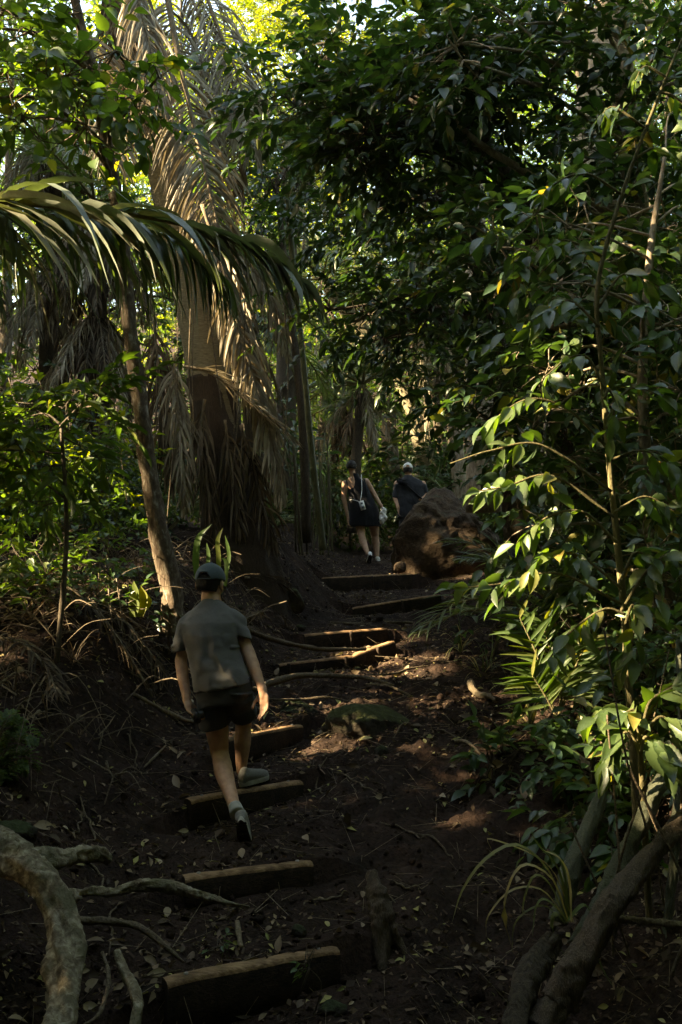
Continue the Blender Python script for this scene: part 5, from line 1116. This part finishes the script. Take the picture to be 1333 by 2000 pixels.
cl = [(c, (.5, .5, .35), 12) for c in fill([(590, 110), (650, 60), (760, 70), (900, 50), (960, 180), (880, 320), (700, 300), (620, 250), (560, 190)], 32, 8.5, 11, rng)]
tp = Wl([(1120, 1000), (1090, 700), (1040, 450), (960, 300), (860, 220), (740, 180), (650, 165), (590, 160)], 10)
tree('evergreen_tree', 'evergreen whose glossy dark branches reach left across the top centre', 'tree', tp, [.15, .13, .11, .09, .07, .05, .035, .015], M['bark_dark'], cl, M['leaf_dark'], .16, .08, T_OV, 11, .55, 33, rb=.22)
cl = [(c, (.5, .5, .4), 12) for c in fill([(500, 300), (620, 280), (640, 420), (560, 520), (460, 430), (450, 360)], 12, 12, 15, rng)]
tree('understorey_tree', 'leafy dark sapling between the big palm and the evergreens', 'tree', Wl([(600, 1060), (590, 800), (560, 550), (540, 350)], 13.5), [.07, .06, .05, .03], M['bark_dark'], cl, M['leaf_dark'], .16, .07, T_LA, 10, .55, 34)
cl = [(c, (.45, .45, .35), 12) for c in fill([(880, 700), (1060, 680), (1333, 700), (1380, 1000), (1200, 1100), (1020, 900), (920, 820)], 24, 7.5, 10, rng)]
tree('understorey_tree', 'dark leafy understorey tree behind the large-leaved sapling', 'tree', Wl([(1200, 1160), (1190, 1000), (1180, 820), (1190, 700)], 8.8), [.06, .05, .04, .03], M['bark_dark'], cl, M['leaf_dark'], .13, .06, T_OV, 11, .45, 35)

cl = [(c, (.3, .3, .25), 8) for c in fill([(1040, 380), (1200, 300), (1350, 150), (1400, 1150), (1120, 1150), (1010, 1000), (1060, 700)], 34, 5.9, 7.4, rng)]
tree('understorey_tree', 'mid green leafy small tree just behind the tall near sapling', 'tree', Wl([(1290, 1230), (1270, 1000), (1255, 750), (1270, 500), (1300, 300)], 6.6), [.045, .04, .034, .026, .012], M['bark_pale'], cl, M['leaf_shrub'], .15, .075, T_OVW, 8, .36, 36, rb=.3)
# 8 the near sapling with large leaves
def leafy(name, label, cat, stem, sr, branches, lm, L, Wd, seed, base=None, n=7, bark=None, tmpl=T_OVW, cull=True, cross=True):
    """stem and side branches with big alternate leaves: branch = (points, n leaves, scale)"""
    rng = np.random.default_rng(seed); root = thing(name, label, cat, base if base is not None else stem[0])
    v, f = tube(stem, sr, 50, 9, .12, seed); mesh_obj('stem', v, f, bark or M['stem_green'], root)
    P = []; D = []; N = []; Z = []
    for pts, k, sc in branches:
        k = int(k * 2.5 + .5)
        C = cr(pts, 40); v, f = tube(pts, [.008, .006, .003], 24, 6, .1, seed); mesh_obj('branch', v, f, M['stem_green'], root)
        T = nrm(np.gradient(C, axis=0))
        for j in range(k):
            t = .3 + .7 * (j + 1) / k; i = min(39, int(t * 39)); s = 1 if j % 2 else -1
            lat = nrm(np.cross(T[i], V(0, 0, 1))) * s
            d = nrm(T[i] * (.5 if t < .97 else 1.2) + lat * (.85 if t < .97 else .1) + V(0, 0, rng.uniform(-.75, .05)) + rng.normal(0, .3, 3))
            P.append(C[i] + d * .015); D.append(d); N.append(nrm(V(-.25, -.45, .9) + rng.normal(0, .55, 3))); Z.append(sc * rng.uniform(.5, 1.12))
    P, D, N, Z = map(np.array, (P, D, N, Z))
    if cull: kp = lit_mask(P, .02, .8); P, D, N, Z = P[kp], D[kp], N[kp], Z[kp]
    v, f = inst(tmpl, P, D, N, Z * L, Z * Wd); mesh_obj('leaves', v, [f], lm, root)
    return root
B = lambda d, *q: Wl(q, d)
leafy('sapling', 'tall near sapling with large toothed leaves catching the sun on the right', 'sapling', Wl([(1245, 1600, 5.0), (1238, 1460, 5.0), (1228, 1330, 5.0), (1220, 1200, 5.0), (1205, 1050, 5.0), (1190, 900, 5.0), (1176, 720, 5.0), (1168, 560, 5.0), (1215, 380, 5.0), (1290, 180, 5.0), (1340, 60, 5.0)]), [.024, .023, .021, .019, .017, .015, .013, .012, .011, .008, .005],
      [(B(4.9, (1192, 880), (1110, 800), (1030, 780), (950, 830)), 9, 1), (B(4.8, (1195, 960), (1060, 870), (960, 880), (880, 905)), 8, 1.05), (B(4.8, (1200, 1010), (1080, 930), (990, 950), (930, 960)), 8, 1), (B(4.8, (1205, 1060), (1140, 1000), (1070, 1010), (1010, 1060)), 7, .95),
       (B(4.9, (1215, 1180), (1090, 1120), (980, 1140), (880, 1150)), 9, .95), (B(4.8, (1215, 1150), (1140, 1090), (1080, 1080), (1040, 1110)), 7, .9), (B(4.7, (1222, 1200), (1180, 1190), (1120, 1230), (1070, 1290)), 7, .95), (B(4.7, (1222, 1180), (1260, 1120), (1310, 1080), (1360, 1090)), 7, 1.05),
       (B(4.7, (1222, 1220), (1235, 1180), (1240, 1220), (1230, 1290)), 7, 1.1), (B(4.7, (1215, 1130), (1240, 1080), (1270, 1100), (1280, 1180)), 6, 1.05), (B(4.9, (1185, 820), (1230, 760), (1290, 770), (1340, 800)), 7, 1), (B(4.9, (1180, 760), (1150, 700), (1110, 700), (1060, 740)), 7, 1),
       (B(4.9, (1172, 640), (1120, 590), (1080, 600), (1040, 640)), 6, .9), (B(4.9, (1170, 600), (1210, 540), (1250, 540), (1290, 560)), 6, .9), (B(4.9, (1176, 500), (1110, 470), (1070, 480)), 5, .8), (B(5, (1215, 380), (1150, 340), (1100, 350), (1060, 380)), 6, .85), (B(5, (1240, 310), (1280, 290), (1330, 310)), 5, .9), (B(5, (1260, 250), (1200, 210), (1170, 230)), 5, .85), (B(5, (1290, 180), (1320, 190), (1360, 230)), 5, .9), (B(5, (1300, 150), (1260, 130), (1240, 160)), 4, .8),
       (B(4.9, (1190, 900), (1250, 880), (1300, 900), (1350, 950)), 7, 1), (B(4.9, (1200, 1000), (1260, 970), (1320, 1000)), 6, 1), (B(4.8, (1180, 780), (1190, 760), (1200, 790), (1195, 850)), 5, 1.1)], M['leaf_near'], .155, .066, 41)
p = W(1265, 1600, 4.5)
leafy('shrub', 'sun-bleached broad leaf shrub low at the right edge above the cut stalks', 'shrub', [on(p[0], p[1]), W(1255, 1520, 4.45), W(1250, 1440, 4.4), W(1280, 1370, 4.4)], [.016, .014, .012, .006],
      [(B(4.25, (1250, 1470), (1230, 1430), (1200, 1450), (1180, 1500)), 7, 1), (B(4.3, (1252, 1440), (1290, 1400), (1330, 1430), (1360, 1480)), 7, 1.05), (B(4.3, (1255, 1420), (1270, 1370), (1300, 1350), (1340, 1330)), 7, 1), (B(4.35, (1250, 1460), (1210, 1400), (1180, 1390), (1160, 1410)), 5, .85), (B(4.2, (1252, 1470), (1260, 1440), (1280, 1450), (1300, 1490)), 6, 1.05), (B(4.3, (1250, 1450), (1240, 1390), (1225, 1390)), 5, .9)], M['leaf_near'], .165, .07, 42)
bush('low dark bush of small leaves at the edge of the bare slope', 990, 1480, 6.4, [(960, 1490, 6.4, .14, 7), (1010, 1470, 6.4, .14, 8), (1040, 1440, 6.5, .14, 7), (1000, 1520, 6.2, .12, 6), (1060, 1500, 6.2, .14, 6)], M['leaf_shrub'], .12, .06, 43, T_OV, 7, .22)
bush('leafy weed between the palm seedling and the lit broad leaf shrub', 1140, 1420, 5.8, [(1120, 1420, 5.8, .15, 7), (1170, 1390, 5.7, .15, 7), (1200, 1450, 5.5, .12, 5), (1100, 1470, 5.8, .12, 5)], M['leaf_shrub'], .12, .055, 44, T_OV, 7, .22)
bush('shrub of mid green leaves behind the palm seedling', 1150, 1260, 7, [(1120, 1240, 7, .22, 9), (1180, 1280, 6.8, .22, 9), (1220, 1230, 7, .2, 8), (1090, 1190, 7.2, .2, 7), (1280, 1270, 6.6, .25, 9), (1310, 1350, 6.2, .25, 9)], M['leaf_shrub'], .13, .065, 45, T_OV, 8, .28)
bush('small dark weed on the path edge by the lit litter', 800, 1500, 6.9, [(885, 1505, 6.7, .06, 3)], M['leaf_shrub'], .05, .03, 46, T_OV, 6, .1)
bush('tiny green seedling growing in front of the lowest timber', 604, 1890, 4.2, [(604, 1888, 4.22, .02, 3)], M['leaf_mid'], .035, .022, 47, T_OV, 4, .04, stem=(.003, .002))
bush('small leafy seedling above the lowest timber', 425, 1850, 4.5, [(424, 1850, 4.5, .03, 4)], M['leaf_mid'], .04, .02, 48, T_OV, 4, .05, stem=(.003, .002))
for i, (lb, x, y, d, cl) in enumerate([('dense shrub hiding the slope behind the cut stalks', 1260, 1560, 5.6, [(1230, 1530, 5.6, .22, 10), (1300, 1560, 5.4, .22, 10), (1180, 1560, 5.6, .18, 8), (1330, 1480, 5.5, .22, 9)]), ('leafy shrub at the right edge above the sun-bleached one', 1330, 1250, 5.8, [(1300, 1230, 5.8, .22, 10), (1340, 1150, 5.8, .24, 10), (1320, 1300, 5.6, .2, 8), (1270, 1300, 5.8, .18, 7)]),
        ('dark low shrub below the topmost timbers on the right', 960, 1230, 9.5, [(960, 1210, 9.5, .25, 9), (1020, 1190, 9.3, .3, 10), (1060, 1230, 8.8, .25, 9)]), ('sprawling weed under the sun-bleached shrub', 1160, 1600, 5.2, [(1150, 1590, 5.2, .14, 7), (1190, 1620, 5.1, .12, 6), (1110, 1600, 5.4, .12, 5)])]):
    bush(lb, x, y, d, cl, M['leaf_shrub'], .12, .06, 430 + i, T_OV, 8, .26)
# grass tufts on the right of the path
for i, (x, y, d, n, L, w_, m) in enumerate([(1035, 1400, 7.0, 22, .3, .014, 'blade'), (940, 1310, 8.6, 16, .4, .008, 'blade'), (900, 1215, 9.8, 16, .45, .008, 'blade'), (955, 1250, 8.8, 14, .4, .008, 'frond_green'), (1010, 1300, 8, 14, .35, .01, 'frond_green')]):
    small_plant('grass_tuft', ['sunlit grass tuft at the edge of the lit litter', 'thin grass tuft right of the joined timbers', 'wispy grass tuft below the big boulder', 'fine green grass tuft behind the stout broken stick', 'green grass tuft left of the palm seedling'][i], x, y, d, n, L, w_, M[m], 350 + i, (.4, 1.3), 1.5, 'grass')
# 9 lower right: strap-leaf clump and cut palm stalks
straps('strap_leaf_plant', 'clump of half dry drooping strap leaves beside the cut stalks', [(Wl(q, d), w_) for q, d, w_ in [
    ([(1110, 1800), (1070, 1700), (1010, 1652), (950, 1680), (905, 1740), (884, 1800)], 4.2, .035), ([(1110, 1800), (1080, 1720), (1030, 1690), (1000, 1720), (985, 1790), (1000, 1850)], 4.15, .028), ([(1105, 1800), (1075, 1730), (1045, 1712), (1025, 1760), (1022, 1800)], 4.1, .024),
    ([(1110, 1800), (1090, 1700), (1050, 1650), (1035, 1620)], 4.3, .035), ([(1110, 1800), (1100, 1700), (1085, 1670), (1060, 1665)], 4.2, .03), ([(1115, 1800), (1110, 1720), (1095, 1680), (1060, 1660)], 4.05, .03), ([(1110, 1800), (1140, 1770), (1160, 1790)], 4.1, .03),
    ([(1108, 1800), (1060, 1740), (1000, 1740), (955, 1790), (950, 1830)], 4.25, .02), ([(1100, 1800), (1085, 1790), (1082, 1830), (1105, 1870)], 4.0, .04), ([(1110, 1800), (1070, 1760), (1050, 1770), (1040, 1830)], 4.0, .022), ([(1120, 1800), (1070, 1690), (960, 1640), (960, 1660)], 4.3, .02), ([(1140, 1800), (1150, 1830), (1180, 1900), (1200, 1930)], 3.95, .022), ([(1105, 1805), (1060, 1770), (1010, 1800), (1000, 1860)], 4.1, .018)]], M['blade'])
SL = ['thick pale palm stalk slanting up right from the bottom right corner', 'dark wet palm stalk standing behind the thickest slanting one', 'greyish green palm stalk beside the drooping strap leaves', 'short broken stalk end beside the thick slanting one', 'thin red-brown stick sticking out to the right edge from the stalks', 'long thin dark stalk rising along the right edge', 'dark rotten stalk base leaning left at the bottom right']
for i, (q, r, m) in enumerate([([(1055, 2010, 3.75), (1115, 1900, 3.85), (1185, 1785, 3.95), (1262, 1685, 4.1), (1345, 1590, 4.3)], [.058, .05, .045, .042, .038], 'petiole'), ([(1130, 1850, 4.1), (1180, 1750, 4.2), (1240, 1630, 4.35), (1310, 1490, 4.6)], [.045, .04, .036, .03], 'petiole_g'), ([(1090, 1800, 4.4), (1110, 1720, 4.45), (1150, 1620, 4.6), (1180, 1540, 4.7)], [.042, .04, .036, .02], 'petiole_g'),
       ([(1090, 1960, 3.8), (1140, 1860, 3.85), (1185, 1770, 3.9), (1195, 1745, 3.9)], [.06, .055, .035, .008], 'petiole'), ([(1200, 1795, 4.2), (1270, 1800, 4.25), (1345, 1808, 4.3)], [.016, .014, .012], 'dead_wood'), ([(1300, 1850, 4.4), (1318, 1650, 4.5), (1330, 1450, 4.7), (1325, 1250, 4.9)], [.02, .018, .015, .01], 'petiole_g'), ([(1000, 2030, 3.7), (1040, 1900, 3.9), (1085, 1830, 4.0)], [.05, .05, .03], 'bark_dark')]):
    stick('palm_stalk' if i != 4 else 'fallen_branch', SL[i], 'stalk' if i != 4 else 'stick', Wl(q), r, M[m], 700 + i, 90, 20, .4)
DW = [[(1080, 1375, 6.6), (1130, 1410, 6.3), (1190, 1470, 6.0)], [(1100, 1350, 6.7), (1160, 1380, 6.4), (1230, 1400, 6.2)], [(1060, 1400, 6.7), (1120, 1440, 6.3), (1180, 1480, 6.0)]]
for i, q in enumerate(DW): stick('dead_stalk', ['dry palm stalk lying below the seedling, upper of three', 'dry palm stalk lying below the seedling, reaching farthest right', 'dry palm stalk lying below the seedling, lowest of three'][i], 'stalk', ground_curve([(a, b, d, .06) for a, b, d in q]), [.022, .018, .012], M['dead_wood'], 720 + i, 30, 8, .3)
rng = np.random.default_rng(55)
for i in range(9):
    x, y, d = rng.uniform(1180, 1340), rng.uniform(1600, 1950), rng.uniform(3.9, 4.8); p = W(x, y, d)
    cane('hanging_stem', 'thin dry stem in the dark tangle behind the cut stalks', [p, p + V(rng.normal(0, .05), 0, .3), p + V(rng.normal(0, .12), .05, .6 + rng.uniform(0, .3))], rng.uniform(.004, .009), M['root_thin'], i, False, 'dry stems behind the cut stalks', 'stem')
SKY, SUNE, EXPO, CAN1, CAN2 = .14, 4.6, 3.25, 430, 130
# ------------------------------------------------------------------ the forest around: background trees, and unseen trees added for shade
rng = np.random.default_rng(9)
def forest_tree(name, label, x, y, h, r, lm, ll, n, seed, cbase=.45, group=None, tr=.22, bark='bark_dark', k=10, tmpl=T_LO):
    rg = np.random.default_rng(seed); best = None
    for q in range(90):     # stand clear of the sunlit openings
        xx, yy = (x, y) if q == 0 else (x + rg.uniform(-2.4, 2.4), y + rg.uniform(-2.4, 2.4))
        if ll == .38 and xx > -.343 * max(yy, 0) - 4.2: continue
        ln = on(xx, yy) + np.linspace(0, 1, 50)[:, None] * V(0, 0, h)
        bad = (~lit_mask(ln, tr + .1)).sum()
        if best is None or bad < best[0]: best = (bad, xx, yy)
        if bad == 0: break
    x, y = best[1:]
    b = on(x, y) - V(0, 0, .2)
    tp = [b, b + V(rg.normal(0, .05), rg.normal(0, .05), h * .35), b + V(rg.normal(0, .1), rg.normal(0, .1), h * .65), b + V(rg.normal(0, .15), rg.normal(0, .15), h * .92)]
    cl = []
    for _ in range(max(5, int(n / 14))):
        a, q = rg.uniform(0, 6.28), math.sqrt(rg.random()); t = rg.uniform(cbase, 1)
        w_ = math.sin(math.pi * min(1, (t - cbase) / (1 - cbase) * .75 + .22))
        cl.append((b + V(math.cos(a) * q * r * w_, math.sin(a) * q * r * w_, h * t), (r * .33, r * .33, r * .22), 14))
    return tree(name, label, 'tree', tp, [tr, tr * .8, tr * .55, tr * .2], M[bark], cl, M[lm], ll, ll * .5, tmpl, k, ll * 3.2, seed, group, trunk_sides=9, rb=.25)
# background, seen through the gap and over the palms
BL = []
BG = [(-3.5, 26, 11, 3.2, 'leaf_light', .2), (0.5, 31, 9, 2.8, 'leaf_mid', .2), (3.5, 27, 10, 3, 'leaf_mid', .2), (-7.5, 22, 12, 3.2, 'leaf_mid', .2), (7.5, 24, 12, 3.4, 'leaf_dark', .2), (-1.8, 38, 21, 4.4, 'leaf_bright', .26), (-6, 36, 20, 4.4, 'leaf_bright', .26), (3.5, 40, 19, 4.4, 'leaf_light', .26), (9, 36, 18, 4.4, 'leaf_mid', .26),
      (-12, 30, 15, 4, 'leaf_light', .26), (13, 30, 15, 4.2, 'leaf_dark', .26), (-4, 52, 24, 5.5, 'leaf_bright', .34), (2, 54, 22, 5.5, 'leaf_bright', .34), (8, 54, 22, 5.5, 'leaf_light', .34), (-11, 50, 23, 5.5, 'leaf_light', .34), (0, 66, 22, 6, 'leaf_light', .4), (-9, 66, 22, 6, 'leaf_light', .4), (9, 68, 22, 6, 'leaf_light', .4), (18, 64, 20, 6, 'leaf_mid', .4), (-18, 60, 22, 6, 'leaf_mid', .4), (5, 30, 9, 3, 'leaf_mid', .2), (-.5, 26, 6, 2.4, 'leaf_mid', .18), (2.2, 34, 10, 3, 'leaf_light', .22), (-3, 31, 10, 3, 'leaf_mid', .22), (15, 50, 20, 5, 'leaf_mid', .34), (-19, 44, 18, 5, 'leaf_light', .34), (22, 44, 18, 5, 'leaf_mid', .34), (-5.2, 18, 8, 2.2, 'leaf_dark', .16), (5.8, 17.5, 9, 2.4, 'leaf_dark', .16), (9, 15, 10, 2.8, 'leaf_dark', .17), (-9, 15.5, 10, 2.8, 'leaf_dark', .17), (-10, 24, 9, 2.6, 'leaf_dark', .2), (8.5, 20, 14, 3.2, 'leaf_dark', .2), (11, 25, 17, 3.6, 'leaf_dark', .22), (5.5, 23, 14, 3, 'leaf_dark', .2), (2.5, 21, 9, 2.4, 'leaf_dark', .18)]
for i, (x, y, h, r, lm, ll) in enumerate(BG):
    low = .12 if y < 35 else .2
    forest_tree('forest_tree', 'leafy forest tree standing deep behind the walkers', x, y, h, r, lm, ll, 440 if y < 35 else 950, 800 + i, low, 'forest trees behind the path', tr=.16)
# thickets low between the trunks: one build of each kind, then copies
def protobush(seed, lm, ll, r, h, n, tmpl, label):
    b = V(0, 0, 0); rg = np.random.default_rng(seed)
    cl = [(V(rg.uniform(-r, r) * .7, rg.uniform(-r, r) * .7, h * rg.uniform(.25, .85)), (r * .4, r * .4, h * .22), n // 8) for _ in range(8)]
    return tree('thicket_bush', label, 'shrub', [b, V(.03, 0, h * .4), V(0, .05, h * .75)], [.03, .02, .01], M['twig'], cl, M[lm], ll, ll * .45, tmpl, 9, .5, seed, 'thicket bushes under the trees', foliage='foliage', trunk_sides=6, cull=False)
PB = [protobush(901, 'leaf_dark', .14, .9, 1.8, 120, T_LA, 'leafy thicket bush in the shade under the trees'), protobush(902, 'leaf_mid', .12, .8, 1.5, 120, T_OV, 'leafy thicket bush in the shade under the trees'), protobush(903, 'leaf_dark', .18, 1.1, 2.4, 120, T_LA, 'leafy thicket bush in the shade under the trees')]
SP = [(-3.2, 16.5), (-3.8, 15.2), (-1.7, 16.4), (-.6, 19.2), (.2, 19.5), (1.2, 20.2), (2.2, 19.4), (3.2, 18), (3.6, 16.2), (4.6, 14.6), (4.2, 12.6), (5.4, 11.5), (3.8, 11), (5, 9.4), (4.4, 8), (5.6, 7.2), (-3.4, 12.4), (-4.2, 11), (-4, 13.6), (-5.2, 12), (-4.6, 9.6), (-5.6, 8.8), (-3.6, 10.2), (-6.4, 11), (-6, 14), (-3, 17), (-2, 20), (0, 23), (1.5, 24), (3, 22.5), (-4.5, 19), (5, 20), (6.5, 13.5), (7, 10.5), (3.3, 9.2), (3.1, 13.4), (-2.7, 11.2), (-6.2, 7.0), (6.0, 5.6), (-1.2, 22), (4.2, 24)]
for i, (x, y) in enumerate(SP):
    src = PB[i % 3]
    if i < 3: src.location = on(x, y) - V(0, 0, .05); continue
    dup(src, on(x, y) - V(0, 0, .05), rng.uniform(0, 6.28), rng.uniform(.75, 1.25))
# unseen canopy and sun-side trees, added to shade the trail
CA = []
for x in np.arange(-19, -6.5, 3.1):
    for y in np.arange(-9, 19.9, 3.3):
        if x < -.343 * max(y, 0) - 4.2: CA.append((x + rng.uniform(-.9, .9), y + rng.uniform(-1, 1), 13 + rng.uniform(-1.5, 2.5) + (-x - 8) * .65, 3.1, .12 if x > -13 else .3))
for i, (x, y, h, r, cb) in enumerate(CA):
    forest_tree('added_shade_tree', 'unseen tall forest tree added to shade the trail', x, y, h, r, 'leaf_mid', .38, CAN1, 1000 + i, cb, 'unseen tall trees added for shade', tr=.13, k=13)
CB = [(-5.5, -3.5), (-2.2, -3), (1.5, -3.5), (5, -2.5), (8.5, -1), (9.5, 3), (9.8, 6.5), (11, 1), (10.5, 6), (10, 10), (13, 14), (-8.2, 2), (-8.4, 6), (14, 8), (0, -2.2), (4.5, -.6), (-4.4, -1.2)]
for i, (x, y) in enumerate(CB):
    forest_tree('added_shade_tree', 'unseen tall forest tree added to shade the trail', x, y, 14 + rng.uniform(-1, 2), 4.6, 'leaf_mid', .46, CAN2, 1200 + i, .72, 'unseen tall trees added for shade', tr=.22, k=9)

CC = [(-8, -9), (-4, -10), (0, -9.5), (4, -10), (8, -8), (11.5, -5), (12.5, -1), (-6, -6), (-2, -14), (3, -14), (6, -5.5), (14, 4), (13.5, 9), (-9, -14), (7, -13), (0, -18), (12, -11), (16, -3), (17, 5), (17, 12), (9.5, -4.5), (3, -7), (-2.5, -7)]  # unseen trees added to block low skylight behind and beside the view
CC += [(8, -5), (10, -2.2), (11, 3), (9.5, 8.5), (-3, -12), (5.5, -16), (-7, -17), (11, -15), (16, -9), (20, 2), (20, 9), (15, 0)]
for i, (x, y) in enumerate(CC):
    forest_tree('added_shade_tree', 'unseen tall forest tree added to shade the trail', x, y, 11 + rng.uniform(-1, 2), 3.2, 'leaf_mid', .46, CAN1 + 100, 1300 + i, .08, 'unseen tall trees added for shade', tr=.2, k=9)

for i in range(30):  # more unseen bushes, added to stop skylight near the horizon
    x = rng.uniform(-10, 12); y = rng.uniform(-11, -2.6) if i < 22 else rng.uniform(-2, 6)
    if i >= 22: x = rng.uniform(6.5, 12)
    dup(PB[i % 3], on(x, y) - V(0, 0, .1), rng.uniform(0, 6.28), rng.uniform(1.5, 2.3))
# ------------------------------------------------------------------ camera, light
cam = bpy.data.cameras.new('camera'); co = bpy.data.objects.new('camera', cam); COL.objects.link(co); S.camera = co
co.location = EYE; co.rotation_euler = (math.pi / 2 + PITCH, 0, 0)
cam.sensor_fit = 'VERTICAL'; cam.sensor_height = 36; cam.sensor_width = 24; cam.lens = F / 2000 * 36; cam.clip_end = 2000; cam.clip_start = .05
w = bpy.data.worlds.new('World'); S.world = w; w.use_nodes = True
nt = w.node_tree; bg = nt.nodes['Background']
sk = nt.nodes.new('ShaderNodeTexSky'); sk.sky_type = 'NISHITA'; sk.sun_disc = False
el = math.asin(SUN[2]); az = math.atan2(SUN[0], SUN[1])
sk.sun_elevation = el; sk.sun_rotation = az
nt.links.new(sk.outputs[0], bg.inputs['Color']); bg.inputs['Strength'].default_value = SKY
sl = bpy.data.lights.new('sun', 'SUN'); so = bpy.data.objects.new('sun', sl); COL.objects.link(so)
sl.energy = SUNE; sl.angle = R(.5); sl.color = (1, .92, .78)
so.rotation_euler = Vector(SUN).to_track_quat('Z', 'Y').to_euler(); so.location = (-20, -4, 14)
S.view_settings.view_transform = 'Standard'; S.view_settings.look = 'None'; S.view_settings.gamma = 1; S.view_settings.exposure = EXPO
S.view_settings.use_curve_mapping = False
S.view_settings.use_white_balance = True; S.view_settings.white_balance_temperature = 9600; S.view_settings.white_balance_tint = 6
S.render.engine = 'CYCLES'
c = S.cycles; c.use_denoising = True; c.denoiser = 'OPENIMAGEDENOISE'; c.max_bounces = 7; c.diffuse_bounces = 5; c.glossy_bounces = 3; c.transmission_bounces = 4; c.sample_clamp_indirect = 6
c.use_adaptive_sampling = True; c.adaptive_threshold = .015
